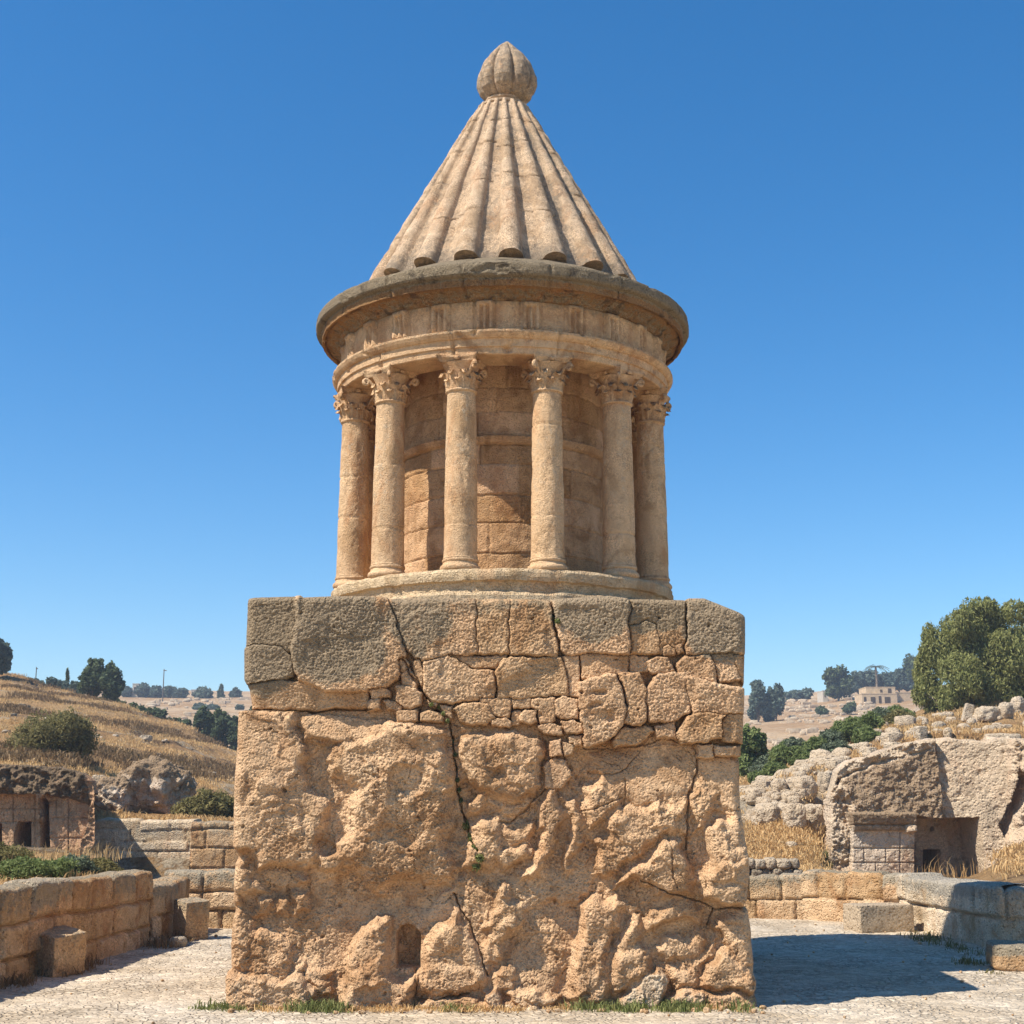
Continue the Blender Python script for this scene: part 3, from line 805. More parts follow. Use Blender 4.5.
# plinth ring: two worn steps
def plinth_pat(T, r, z): return 0.25 + 0.3 * (z < 4.2)
mb = MB()
revolve(mb, [(2.14, 3.98), (2.15, 4.10), (2.15, 4.20), (2.135, 4.225), (2.08, 4.235), (2.07, 4.25)], 420, 0.022, 5, [FRONT + k * .46 + rj.uniform(-.1, .1) for k in range(14)], patf=plinth_pat, res=.02, seed=3)
revolve(mb, [(2.06, 4.22), (2.06, 4.30), (2.07, 4.345), (2.11, 4.36), (2.12, 4.40), (2.12, 4.455), (2.10, 4.487), (2.06, 4.497), (1.9, 4.50), (1.2, 4.50)], 420, 0.020, 5, [FRONT + .25 + k * .42 + rj.uniform(-.1, .1) for k in range(15)], patf=plinth_pat, res=.022, seed=8)
mb.build('plinth_ring', M_PLINTH, mon)

# drum with coursed blocks and a string moulding
courses = [4.50, 4.80, 5.16, 5.50, 5.86, 6.10, 6.20, 6.50, 6.80, 7.15]
rngc = random.Random(21)
CJ = []
for i in range(len(courses) - 1):
    n = rngc.choice([9, 10, 11]); off = rngc.random()
    CJ.append(np.sort(np.array([(k + off + rngc.uniform(-.22, .22)) * 2 * math.pi / n for k in range(n)]) % (2 * math.pi)))
DT = {}
def drum_rad(T, r, z):
    dr = np.zeros(T.shape); tint = np.zeros(T.shape)
    zi = z + 0.008 * perlin(T * 6, z * 3, 1.7)
    for i in range(len(courses) - 1):
        m = (zi >= courses[i]) & (zi < courses[i + 1])
        if not m.any(): continue
        tz = np.minimum(zi[m] - courses[i], courses[i + 1] - zi[m])
        th = T[m] % (2 * math.pi)
        if i == 5:
            e = (zi[m] - courses[i]) / (courses[i + 1] - courses[i])
            dr[m] += 0.03 + 0.055 * e ** 0.8 - 0.012 * (1 - sstep(.004, .012, tz))
            dj = np.min(np.abs((th[:, None] - CJ[i][None] + math.pi) % (2 * math.pi) - math.pi), 1) * 1.3
            dr[m] -= 0.012 * (1 - sstep(.004, .012, dj))
            continue
        dj = np.min(np.abs((th[:, None] - CJ[i][None] + math.pi) % (2 * math.pi) - math.pi), 1) * 1.3
        idx = np.searchsorted(CJ[i], th) % len(CJ[i])
        hsh = hash2(idx * 7 + i, np.full(idx.shape, i * 3), 5)
        d = np.minimum(dj, tz)
        dr[m] += (hsh - .5) * 0.016 - 0.020 * (1 - sstep(.003, .014, d))
        tint[m] = (hsh - .5) * 0.35
    DT['tint'] = tint
    return dr
mb = MB()
revolve(mb, [(1.30, 4.49), (1.30, 7.15)], 540, 0.010, 7, radial=drum_rad, res=.012, seed=5)
mb.A['tint'] = [DT['tint'].ravel()]
mb.build('drum', M_DRUM, mon)

# columns
def capital_mesh(rr):
    mb = MB()
    revolve(mb, [(.165, -.03), (.195, -.025), (.2, -.01), (.19, .005), (.172, .01), (.170, .1), (.178, .2), (.20, .28), (.235, .345)], 32, 0.004, 20, seed=rr.random() * 9)
    # abacus with hollowed sides
    n = 10; ring = []
    for q in range(4):
        for k in range(n):
            u = -1 + 2 * k / n
            hol = 0.245 - 0.055 * (1 - u * u)
            x, y = hol, u * 0.262
            if k == 0: x = 0.262; y = -0.235
            c, s = math.cos(q * math.pi / 2), math.sin(q * math.pi / 2)
            ring.append((x * c - y * s, x * s + y * c))
    ring = np.array(ring)
    lv = [(0.90, .345), (0.97, .36), (0.97, .385), (1.03, .395), (1.05, .42), (1.03, .435)]
    G = np.array([[(x * k, y * k, z) for x, y in ring] for k, z in lv])
    G += 0.008 * np.stack([perlin(G[..., 0] * 9 + i * 7 + rr.random() * 50, G[..., 1] * 9, G[..., 2] * 9) for i in range(3)], -1)
    mb.grid(G, wrap_v=True)
    nn = len(ring)
    for idx in (0, -1):
        mb.add(np.vstack([G[idx], [[0, 0, lv[idx][1]]]]), None, [(k, (k + 1) % nn, nn) for k in range(nn)])
    def leaf(a, h, w, r0, curl):
        ts = np.linspace(0, 1, 8); us = np.linspace(-1, 1, 7)
        G = np.zeros((2, 8, 7, 3))
        for s in (0, 1):
            for i, t in enumerate(ts):
                z = h * min(t, 0.86) - (h * 0.26 * (t - .82) / .18 if t > .82 else 0) + (h * .1 if t > .6 else 0) * (t - .6)
                out = 0.012 + 0.016 * t + curl * t ** 3.2
                ww = w * (0.75 + 0.45 * math.sin(math.pi * min(1, t * 1.05))) * (1.0 if t < .8 else 1 - 0.75 * (t - .8) / .2)
                for j, u in enumerate(us):
                    lob = 1 + 0.13 * math.cos(t * 19)
                    rad = r0 + 0.06 * max(0, (z - .15)) + out - 0.022 * abs(u) ** 1.5 + 0.012 * (1 if j == 3 else 0) - (0.012 if j in (2, 4) else 0) - s * 0.018
                    aa = a + u * ww * lob / r0
                    G[s, i, j] = (rad * math.cos(aa), rad * math.sin(aa), z)
        G += 0.004 * np.stack([perlin(G[..., 0] * 25 + i * 7 + rr.random() * 50, G[..., 1] * 25, G[..., 2] * 25) for i in range(3)], -1)
        mb.grid(G[0]); mb.grid(G[1])
        rim0 = np.concatenate([G[0][:, 0], G[0][-1, 1:], G[0][::-1, -1][1:]]); rim1 = np.concatenate([G[1][:, 0], G[1][-1, 1:], G[1][::-1, -1][1:]])
        mb.grid(np.stack([rim0, rim1]))
    for k in range(8):
        leaf(k * math.pi / 4 + rr.uniform(-.03, .03), .17 * rr.uniform(.9, 1.08), .062, .172, rr.uniform(.035, .065))
        leaf((k + .5) * math.pi / 4 + rr.uniform(-.03, .03), .275 * rr.uniform(.94, 1.05), .058, .176, rr.uniform(.05, .085))
    for q in range(4):                      # corner volutes
        if rr.random() < .15: continue
        a = q * math.pi / 2 + math.pi / 4
        ca, sa = math.cos(a), math.sin(a)
        pts, rad = [], []
        for k in range(22):
            t = k / 21
            if t < .4:
                u = t / .4; rr0 = .19 + .115 * u ** 1.3; z = .19 + .14 * u
            else:
                u = (t - .4) / .6; an = math.pi * .5 - u * 2 * math.pi * 1.2; q_ = .045 * (1 - .75 * u)
                rr0 = .305 + q_ * math.cos(an); z = .285 + q_ * math.sin(an)
            pts.append((rr0 * ca, rr0 * sa, z)); rad.append(.016 + .010 * (1 - abs(2 * t - 1)))
        tube(mb, pts, rad, 6)
    for q in range(4):
        a = q * math.pi / 2
        V, Q = rock_mesh((.06, .07, .06), 2.2, .15, q, 6)
        V[:, 0] += .215; V[:, 2] += .355
        mb.add(rotz(V, a), Q)
    return mb

def shaft_mesh(i, rr):
    mb = MB()
    jz = [rr.uniform(.5, 1.0), rr.uniform(1.15, 1.7)]
    crk = rr.random() < .5
    def rad(T, r, z):
        d = np.zeros(T.shape)
        for k in jz:
            dd = np.abs(z - k - .012 * perlin(T * 2, z * 0, i))
            d -= 0.012 * (1 - sstep(.003, .012, dd))
        d += 0.006 * np.minimum(0, fbm(T * 1.5 + i, z * 2.2, i * 3.1, 4) - .05) * 2.2
        w1, w2, _ = worley(T * 6 + i, z * 14, 4)
        d -= 0.007 * (1 - sstep(.1, .45, w1)) * sstep(-.1, .25, perlin(T * 1.2, z * 1.4, i * 2.7))
        if i in (2,):
            dd = np.abs(z - 1.62 - .12 * np.sin(T * 1.5) - .05 * perlin(T * 3, z * 5, 3.0))
            d -= 0.02 * (1 - sstep(.004, .014, dd))
        return d
    prof = [(.200, .14), (.193, .155), (.190, .19), (.189, .5), (.185, 1.0), (.176, 1.5), (.166, 1.95), (.165, 2.05), (.18, 2.06), (.18, 2.085), (.165, 2.09)]
    revolve(mb, prof, 72, 0.003, 6, radial=rad, res=.02, seed=i * 3.3, patf=lambda T, r, z: .10 + .25 * (fbm(T * 1.3 + i, z * 1.3, i, 3) > .05) * sstep(.2, 1.2, z))
    return mb

def base_mesh(i):
    mb = MB()
    pr = [(.27, -.02), (.285, 0), (.285, .03), (.275, .045), (.25, .05)]
    pr = [(.215, -.03)] + [(.228 + .026 * math.cos(a), .03 + .033 * math.sin(a)) for a in np.linspace(-1.5, 1.5, 8)] + [(.226, .072), (.217, .082), (.217, .095)] + [(.210 + .018 * math.cos(a), .117 + .021 * math.sin(a)) for a in np.linspace(-1.5, 1.5, 7)] + [(.214, .145), (.205, .16)]
    revolve(mb, pr, 56, 0.006, 9, seed=i * 2.1)
    return mb

rc = random.Random(8)
RING = 1.89
for k in range(12):
    a = FRONT + R(16.0) + k * R(30)
    x, y = RING * math.cos(a), RING * math.sin(a)
    c = shaft_mesh(k, rc).build('column', M_COLUMN, mon)
    c.location = (x, y, 4.495)
    b = base_mesh(k).build('column_base', M_COLUMN, c)
    b.scale = (.90, .90, 1)
    cp = capital_mesh(rc).build('capital', M_ENTAB, c)
    cp.location = (0, 0, 2.085)
    cp.scale = (.93, .93, 0.90)
    cp.rotation_euler = (0, 0, a)

# architrave (ring beam): soffit, two fasciae and a fillet
mb = MB()
jts = [FRONT + R(16.0) + k * R(30) + rj.uniform(-.05, .05) for k in range(12)]
prof = [(1.63, 7.2), (1.63, 6.965), (1.64, 6.955), (2.06, 6.955), (2.075, 6.965), (2.08, 7.04), (2.10, 7.045), (2.105, 7.135), (2.125, 7.14), (2.15, 7.165), (2.17, 7.20), (2.17, 7.225), (2.10, 7.24), (2.03, 7.25)]
broke = lambda T, r, z: np.where(r > 1.9, np.minimum(0, fbm(T * 14, z * 8, 4.4, 3) + .52) * .12, 0)
revolve(mb, prof, 640, 0.003, 8, jts, jw=.010, jd=.03, radial=broke, res=.02, seed=2, patf=lambda T, r, z: .12 + .3 * (z > 7.19))
mb.build('architrave', M_ENTAB, mon)
# ceiling slab between colonnade and drum
mb = MB()
revolve(mb, [(1.25, 7.13), (1.67, 7.13)], 260, 0.01, 5, [FRONT + k * .5 for k in range(12)], res=.03, seed=6)
mb.build('gallery_ceiling', M_ENTAB, mon)
# frieze with triglyphs
NT_G = 24
def frieze_rad(T, r, z):
    q = ((T - FRONT - R(2.0)) / (2 * math.pi) * NT_G) % 1.0
    u = (q - .5) * 2 * math.pi / NT_G * 2.0       # metres from the triglyph's centre
    w = 0.095
    zt = (z > 7.27) & (z < 7.60)
    tri = (np.abs(u) < w)
    gro = (np.abs(np.abs(u) - .032) < .016) & (z < 7.54)
    cap = (np.abs(u) < w + .012) & (z > 7.555)
    wear = .6 + .4 * sstep(-.3, .2, fbm(T * 4, z * 3, 9.1, 2))
    d = np.where(tri & zt, .055 * wear, 0) - np.where(gro & zt, .055 * wear, 0) + np.where(cap & zt, .012, 0)
    edge = np.abs(np.abs(u) - .30 * .5 * 1.6)
    d -= .014 * (1 - sstep(.003, .010, np.abs(np.abs(u) - .125)))
    return d
mb = MB()
revolve(mb, [(2.0, 7.24), (2.03, 7.25), (2.035, 7.62), (2.0, 7.66)], 960, 0.006, 6, radial=frieze_rad, res=.014, seed=4, patf=lambda T, r, z: .25 + .4 * sstep(7.5, 7.62, z))
mb.build('frieze', M_ENTAB, mon)
# cornice: bed moulding, stained soffit, heavy rounded lip, sloping weathered top
def corn_rad(T, r, z):
    d = np.where(r > 2.1, np.minimum(0, fbm(T * 6, z * 4, 1.2, 4) + .36) * .08 + .005 * fbm(T * 24, z * 12, 2.2, 3), 0)
    blk = ((T / (2 * math.pi) * 24) % 1.0)
    tooth = (np.abs(blk - .5) < .22) & (r > 2.07) & (r < 2.22) & (z < 7.72)
    return d + np.where(tooth, .03, 0)
jc = [FRONT + k * R(24) + R(-9) + rj.uniform(-.06, .06) for k in range(15)]
mb = MB()
prof = [(2.0, 7.60), (2.06, 7.605), (2.09, 7.63), (2.10, 7.66), (2.17, 7.685), (2.22, 7.705), (2.268, 7.735), (2.275, 7.695), (2.31, 7.69), (2.318, 7.785), (2.372, 7.80), (2.388, 7.82), (2.39, 7.85), (2.388, 7.915), (2.375, 7.945), (2.33, 7.96), (2.27, 7.975), (2.15, 8.05), (2.0, 8.13), (1.85, 8.20), (1.75, 8.25), (1.6, 8.27), (1.4, 8.27)]
revolve(mb, prof, 760, 0.004, 6, jc, jw=.012, jd=.035, radial=corn_rad, res=.018, seed=9,
        patf=lambda T, r, z: np.clip(.25 + .75 * sstep(7.74, 7.80, z) + .25 * (r < 2.2), 0, 1))
mb.build('cornice', M_CORNICE, mon)
# cone roof: 22 rolls over flat pans, broken course joints
NRIB = 20
ZB, ZT, RB, RT = 8.28, 11.04, 1.70, 0.33
def roof_grid():
    nT, nZ = NRIB * 40, 240
    th = np.arange(nT) * 2 * math.pi / nT
    t = np.linspace(0, 1, nZ)
    TH, T_ = np.meshgrid(th, t, indexing='ij')
    q = ((TH - FRONT - R(3.5)) / (2 * math.pi) * NRIB + .5) % 1.0 - .5   # 0 on a roll's crown
    ribi = np.floor((TH - FRONT - R(3.5)) / (2 * math.pi) * NRIB + .5).astype(int)
    rad = RB + (RT - RB) * T_; z = ZB + (ZT - ZB) * T_
    pitch = 2 * math.pi * rad / NRIB
    w = .27
    roll = np.sqrt(np.clip(1 - (q / w) ** 2, 0, 1))
    hgt = pitch * w * (0.98 * roll)
    pan = -pitch * .07 * np.cos((np.abs(q) - .5) / (.5 - w) * math.pi / 2) * (np.abs(q) > w)
    d = np.where(np.abs(q) < w, hgt, 0) + pan
    x0, y0 = rad * np.cos(TH), rad * np.sin(TH)
    n = fbm(x0 * 6, y0 * 6, z * 6, 4)
    d += .012 * n + .012 * np.minimum(0, fbm(x0 * 2.5, y0 * 2.5, z * 2.5 + 3, 3))
    # each stone course of each rib drifts a little and opens a thin joint
    for tc in (.26, .47, .70, .86):
        jt = tc + .035 * (hash2(ribi, ribi * 0 + int(tc * 100), 3) - .5) * 2 + .006 * perlin(TH * 30, T_ * 0, tc * 9) - .012 * np.cos(q * 2 * math.pi)
        dd = np.abs(T_ - jt) * 3.2
        d -= .032 * (1 - sstep(.004, .014, dd)) * sstep(-.35, .05, perlin(TH * 2.2, T_ * 0 + tc * 8, .5))
        d += np.where(T_ < jt, .006 * (hash2(ribi, ribi * 0 + int(tc * 77), 9) - .3), 0)
    nz_ = (RB - RT) / math.hypot(RB - RT, ZT - ZB); nr_ = (ZT - ZB) / math.hypot(RB - RT, ZT - ZB)
    Rn = rad + d * nr_; Zn = z + d * nz_ * .9
    pat = .42 + .35 * fbm(x0 * 1.3, y0 * 1.3, z * 1.3, 3) - .3 * roll * (np.abs(q) < w) + .25 * (1 - sstep(0, .12, T_))
    return np.stack([Rn * np.cos(TH), Rn * np.sin(TH), Zn], -1), np.clip(pat, 0, 1), q, w
G, pat, q, w = roof_grid()
mb = MB(); mb.grid(G, wrap_u=True, patina=pat)
# ends of the rolls: close the eaves with a flat face
low = G[:, 0]
inn = low.copy(); sc = (1.45 / np.hypot(low[:, 0], low[:, 1]))[:, None]
inn[:, :2] *= sc; inn[:, 2] = ZB - .03
mb.grid(np.stack([low, inn], 1), wrap_u=True, patina=np.full(2 * len(low), .45))
roof = mb.build('cone_roof', M_ROOF, mon)
me = roof.data
# neck and finial: a ribbed stone bud
mb = MB()
revolve(mb, [(.30, 11.0), (.34, 11.02), (.34, 11.05), (.28, 11.075), (.22, 11.09), (.21, 11.11), (.24, 11.135), (.24, 11.16), (.2, 11.18)], 90, .006, 8, seed=3, res=.015, patf=lambda T, r, z: .3 + 0 * z)
mb.build('finial_neck', M_ROOF, mon)
def bud(T, r, z):
    q = ((T - FRONT - R(-8)) / (2 * math.pi) * 8 + .5) % 1.0 - .5
    return -r * .26 * (1 - np.sqrt(np.clip(1 - (np.abs(q) / .5) ** 2.6, 0, 1))) 
bp = [(.05, 11.13), (.18, 11.14), (.29, 11.19), (.37, 11.28), (.408, 11.38), (.405, 11.48), (.375, 11.59), (.325, 11.70), (.26, 11.80), (.19, 11.88), (.12, 11.95), (.06, 12.00), (.02, 12.05)]
mb = MB(); revolve(mb, bp, 240, .010, 7, radial=bud, res=.014, seed=6, patf=lambda T, r, z: .55 + 0 * z)
f = mb.build('finial_bud', M_ROOF, mon); f.location.x = 0.05
# ================================================================== GROUND, TERRAIN
def st(o): o['kind'] = 'structure'; return o
def stuff(o): o['kind'] = 'stuff'; return o

def ground_mat():
    t = NT('dusty_ground')
    a = t.noise(.35, 6, .6); b = t.noise(6, 5, .7); c = t.noise(60, 4, .7)
    col = t.mix(t.map(a, .35, .65), srgb(186, 166, 134), srgb(170, 146, 110))
    col = t.mix(t.map(b, .45, .7), col, srgb(196, 180, 152))
    return t.done(col, t.bump(t.math('ADD', b, t.math('MULTIPLY', c, .4)), .6, .04))
def paving_mat():
    t = NT('worn_stone_paving')
    a = t.noise(.5, 5, .6, .5); b = t.noise(5, 5, .7); c = t.noise(70, 4, .7)
    mp = t.n('ShaderNodeMapping'); mp.inputs['Rotation'].default_value = (0, 0, R(8)); mp.inputs['Scale'].default_value = (1.0, 1.25, 1); t.l(t.pos.outputs['Position'], mp.inputs['Vector'])
    v = t.vor(11, 'F1', mp.outputs[0]); ve = t.vor(11, 'DISTANCE_TO_EDGE', mp.outputs[0])
    col = t.mix(t.map(a, .35, .65), srgb(198, 182, 158), srgb(186, 167, 140))
    sep = t.n('ShaderNodeSeparateColor'); t.l(v.outputs['Color'], sep.inputs[0])
    tint = t.attr('tint')
    hs = t.n('ShaderNodeHueSaturation'); t.l(col, hs.inputs['Color'])
    t.l(t.math('MULTIPLY', t.math('MULTIPLY', t.math('ADD', 1.0, tint), t.map(c, .3, .7, .78, 1.22)), t.map(sep.outputs[0], 0, 1, .78, 1.16, False)), hs.inputs['Value'])
    col = hs.outputs[0]
    wear = t.map(t.noise(1.1, 5, .65), .4, .62)
    e = t.map(ve.outputs['Distance'], .02, .16, 1, 0)
    col = t.mix(t.math('MULTIPLY', t.math('MULTIPLY', e, wear), .6), col, srgb(134, 116, 92))
    col = t.mix(t.map(t.noise(1.6, 5, .7), .56, .70, 0, .5), col, srgb(186, 162, 126))
    col = t.mix(t.map(t.noise(3.7, 5, .7, .6), .60, .70, 0, .22), col, srgb(130, 112, 86))
    h = t.math('ADD', t.math('MULTIPLY', b, .6), t.math('MULTIPLY', c, .5))
    nb = t.bump(h, .6, .012)
    nb = t.bump(t.math('SUBTRACT', 1.0, t.math('MULTIPLY', e, t.map(wear, 0, 1, .35, 1, False))), .9, .022, nb)
    return t.done(col, nb, .85)
def hill_mat():
    t = NT('dry_grass_slope')
    st_ = t.scalev((.35, .35, 1.7))
    a = t.noise(.55, 6, .65, .6, st_); b = t.noise(2.4, 6, .7, .3); c = t.noise(14, 5, .75); d = t.noise(.12, 4, .6)
    col = t.mix(t.map(b, .35, .68), srgb(188, 146, 96), srgb(160, 120, 78))
    col = t.mix(t.map(d, .4, .62, 0, .7), col, srgb(198, 162, 114))
    col = t.mix(t.map(a, .50, .62, 0, .85), col, srgb(104, 84, 62))
    col = t.mix(t.map(c, .52, .72, 0, .55), col, srgb(110, 88, 58))
    rk = t.attr('rock')
    k = t.math('ADD', rk, t.math('MULTIPLY', t.math('SUBTRACT', b, .5), 1.6))
    col = t.mix(t.math('MULTIPLY', t.map(k, .35, .6), t.map(rk, .02, .2)), col, t.mix(t.map(c, .35, .65), srgb(206, 188, 158), srgb(150, 130, 104)))
    h = t.math('ADD', t.math('MULTIPLY', c, 1.0), t.math('MULTIPLY', b, 1.4))
    return t.done(col, t.bump(h, .9, .25), .95)
def far_mat():
    t = NT('far_hillside')
    st_ = t.scalev((.3, .3, 2.4))
    a = t.noise(.10, 6, .7, .4, st_); b = t.noise(.5, 6, .7, .2); c = t.noise(2.2, 5, .75)
    col = t.mix(t.map(a, .38, .6), srgb(204, 172, 132), srgb(176, 138, 96))
    col = t.mix(t.map(b, .52, .66, 0, .7), col, srgb(214, 196, 166))
    col = t.mix(t.map(c, .55, .68, 0, .75), col, srgb(112, 98, 70))
    return t.done(col, t.bump(t.math('ADD', b, c), .8, .8), .95)
M_GROUND, M_PAVE, M_HILL, M_FAR = ground_mat(), paving_mat(), hill_mat(), far_mat()

# one wide ground sheet out to the horizon
mb = MB(); mb.grid(np.array([[(x, y, -.06) for y in (-900, 900)] for x in (-900, 900)], float))
st(mb.build('ground', M_GROUND))

# worn paving of small setts
gx = np.arange(-9.5, 10.5, .032); gy = np.r_[np.arange(10.6, 20, .032), np.arange(20, 26.6, .05)]
GX, GY = np.meshgrid(gx, gy, indexing='ij')
ang = R(8)
ru = GX * math.cos(ang) + GY * math.sin(ang); rv = -GX * math.sin(ang) + GY * math.cos(ang)
wob = .12 * fbm(GX * .8, GY * .8, 3, 3)
f1, f2, wid = worley((ru + wob) / .15, (rv + wob) / .11, 41, .75)
jt = 1 - sstep(.03, .20, f2 - f1)
worn = sstep(-.25, .25, fbm(GX * .45, GY * .45, 1.1, 3))
dust = sstep(-.05, .4, fbm(GX * .7 + 4, GY * .7, 8.1, 4)) * .5
hz = (1 - jt) * .008 * (.35 + .65 * (1 - dust)) + (wid - .5) * .010 * (1 - dust) + .006 * fbm(GX * 2, GY * 2, 2, 4) + .006 * fbm(GX * 12, GY * 12, 5, 3) + .008 * fbm(GX * .35, GY * .35, 7, 2)
mb = MB(); mb.grid(np.stack([GX, GY, hz - .012], -1), tint=(wid - .5) * .16 * (1 - dust), joint=jt * (1 - dust) * .9)
st(mb.build('plaza_paving', M_PAVE))

# ---- terrain: height tables measured along the photograph's columns at several distances
COLS = np.array([-900, -400, 0, 60, 85, 110, 160, 240, 330, 512, 700, 745, 800, 840, 900, 960, 1024, 1400, 1900], float)
def yrow(d, ys): return np.array([P(c, y, d)[2] for c, y in zip(COLS, ys)])
_r406 = yrow(40.6, [755, 757, 761, 766, 779, 796, 805, 810, 820, 826, 822, 816, 806, 873, 873, 873, 840, 780, 765]); _r406[13:16] = .05; _r406[16] = .9
ROWS = [
 (26.8, np.array([1.0, 1.0, .95, .95, 0, 0, 0, 0, 0, 0, 0, .10, .10, .10, .12, .3, .5, .8, .9])),
 (33.2, np.array([1.0, 1.0, 1.0, .95, .6, 0, 0, 0, 0, 0, .1, .38, .34, 0, 0, .1, .6, 1.6, 1.6])),
 (34.9, np.array([1.2, 1.2, 1.1, 1.2, 1.45, 1.45, 1.45, 1.45, .4, .2, .2, .55, .45, 0, 0, .1, .9, 1.9, 2.0])),
 (38.0, np.r_[yrow(38, [765, 765, 768, 770, 790, 806, 812, 814, 828, 838, 838, 838, 832, 880, 880, 880, 850, 790, 770])[:13], 0, 0, 0, .7, 2.4, 2.9]),
 (40.6, _r406),
 (43.0, yrow(43, [745, 750, 756, 762, 775, 783, 796, 806, 812, 815, 812, 800, 778, 764, 744, 738, 733, 715, 700])),
 (60.0, yrow(60, [690, 705, 726, 734, 741, 747, 763, 786, 797, 797, 792, 774, 752, 738, 718, 708, 702, 680, 670])),
 (95.0, yrow(95, [585, 620, 677, 691, 697, 702, 721, 754, 776, 790, 788, 777, 765, 752, 738, 726, 716, 700, 690])),
 (120., yrow(120, [600, 640, 692, 704, 708, 714, 734, 765, 785, 795, 795, 782, 772, 765, 752, 744, 740, 730, 720])),
 (140., yrow(140, [640, 670, 712, 720, 722, 730, 748, 775, 792, 800, 800, 790, 785, 780, 775, 770, 765, 760, 750])),
]
RD = np.array([r[0] for r in ROWS]); RZ = np.stack([r[1] for r in ROWS])
def tz(x, y, noise=True):
    x = np.asarray(x, float); y = np.asarray(y, float)
    c = 512 + x / np.maximum(y, 1) * 1432
    i = np.clip(np.searchsorted(COLS, c) - 1, 0, len(COLS) - 2); u = np.clip((c - COLS[i]) / (COLS[i + 1] - COLS[i]), 0, 1)
    k = np.clip(np.searchsorted(RD, y) - 1, 0, len(RD) - 2); v = np.clip((y - RD[k]) / (RD[k + 1] - RD[k]), 0, 1)
    us = u * u * (3 - 2 * u) * .6 + u * .4; vs = v
    z = (RZ[k, i] * (1 - us) + RZ[k, i + 1] * us) * (1 - vs) + (RZ[k + 1, i] * (1 - us) + RZ[k + 1, i + 1] * us) * vs
    if noise:
        amp = sstep(34.5, 44, y)
        z = z + amp * (.28 * fbm(x * .16, y * .16, 3, 4) + .10 * fbm(x * .8, y * .8, 5, 3))
        # terraced breaks along the contours
        tr = z * 1.15 + .5 * fbm(x * .08, y * .08, 9, 2)
        z = z + amp * .16 * (sstep(.35, .65, tr % 1.0) - (tr % 1.0)) 
    return z
cc = np.r_[np.linspace(-900, -30, 60), np.arange(-26, 262, 1.8), np.linspace(262, 730, 60), np.arange(732, 1060, 1.6), np.linspace(1062, 1900, 60)]
dd = np.r_[np.linspace(26.8, 34.8, 40), np.linspace(35.0, 48, 90), np.linspace(48.2, 66, 70), np.linspace(66.5, 140, 110)]
CC, DD = np.meshgrid(cc, dd, indexing='ij')
TX, TY = (CC - 512) / 1432 * DD, DD
TZ = tz(TX, TY)
rk = np.where(CC > 500, .75 * sstep(52, 40, TY) * 1.0 * sstep(905, 800, CC) * sstep(715, 740, CC) * sstep(30, 33, TY) + .25 * (fbm(TX * .2, TY * .2, 2, 3) > .15), .10 + .35 * (fbm(TX * .25, TY * .25, 2, 3) > .22))
TZ = TZ + .10 * rk * (ridged(TX * 1.3, TY * 1.3, 2, 4) - .5) * sstep(33, 36, TY)
mb = MB(); mb.grid(np.stack([TX, TY, TZ], -1), rock=rk)
st(mb.build('hillside', M_HILL))

FC = np.array([-900, 0, 120, 190, 240, 512, 745, 800, 850, 930, 1024, 1900], float)
FROWS = [(122., [822]*12), (142., [784]*12), (170., [750, 745, 742, 742, 742, 742, 744, 742, 738, 735, 732, 730]),
         (210., [720, 718, 716, 716, 717, 722, 724, 720, 716, 712, 710, 705]), (260., [700, 702, 701, 701, 702, 706, 710, 706, 700, 698, 696, 690]),
         (330., [690, 694, 693, 693, 694, 697, 700, 697, 691, 687, 685, 680]), (420., [688, 692, 690, 691, 692, 694, 697, 695, 690, 686, 684, 678]), (700., [735]*12)]
FD = np.array([r[0] for r in FROWS]); FZ = np.stack([[P(c, y, r[0])[2] for c, y in zip(FC, r[1])] for r in FROWS])
def fz(x, y):
    x = np.asarray(x, float); y = np.asarray(y, float)
    c = 512 + x / y * 1425
    i = np.clip(np.searchsorted(FC, c) - 1, 0, len(FC) - 2); u = np.clip((c - FC[i]) / (FC[i + 1] - FC[i]), 0, 1)
    k = np.clip(np.searchsorted(FD, y) - 1, 0, len(FD) - 2); v = np.clip((y - FD[k]) / (FD[k + 1] - FD[k]), 0, 1)
    return (FZ[k, i] * (1 - u) + FZ[k, i + 1] * u) * (1 - v) + (FZ[k + 1, i] * (1 - u) + FZ[k + 1, i + 1] * u) * v + .8 * fbm(x * .02, y * .02, 4, 4)
cc = np.linspace(-900, 1900, 420); dd = np.r_[np.linspace(122, 430, 130), np.linspace(440, 700, 20)]
CC, DD = np.meshgrid(cc, dd, indexing='ij')
TX, TY = (CC - 512) / 1425 * DD, DD
mb = MB(); mb.grid(np.stack([TX, TY, fz(TX, TY)], -1))
st(mb.build('far_hill', M_FAR))

# earth terrace held by the low wall on the left
def wall_line(y):                                        # x of the wall's back edge
    return np.interp(y, [6, 10, 16.2, 20.5, 22.0, 28, 33], [-6.6, -6.35, -5.95, -5.45, -5.6, -8.2, -9.6])
ty = np.linspace(6, 33, 220); tu = np.linspace(0, 1, 120) ** 1.6
TYg, TUg = np.meshgrid(ty, tu, indexing='ij')
TXg = wall_line(TYg) + .12 - TUg * 16
tzv = .93 + .10 * fbm(TXg * .7, TYg * .7, 3, 4) + .03 * fbm(TXg * 4, TYg * 4, 3, 3) + .06 * np.exp(-((TXg - wall_line(TYg)) / 1.2) ** 2) * (fbm(TYg * .8, TXg * .5, 2, 3) + .2)
drop = sstep(0, .7, TUg * 16) 
far_ = sstep(21.3, 22.2, TYg)
tzv = tzv * (1 - far_ * (1 - drop)) - .05 * far_ * (1 - drop)
mb = MB(); mb.grid(np.stack([TXg, TYg, tzv], -1), rock=.35)
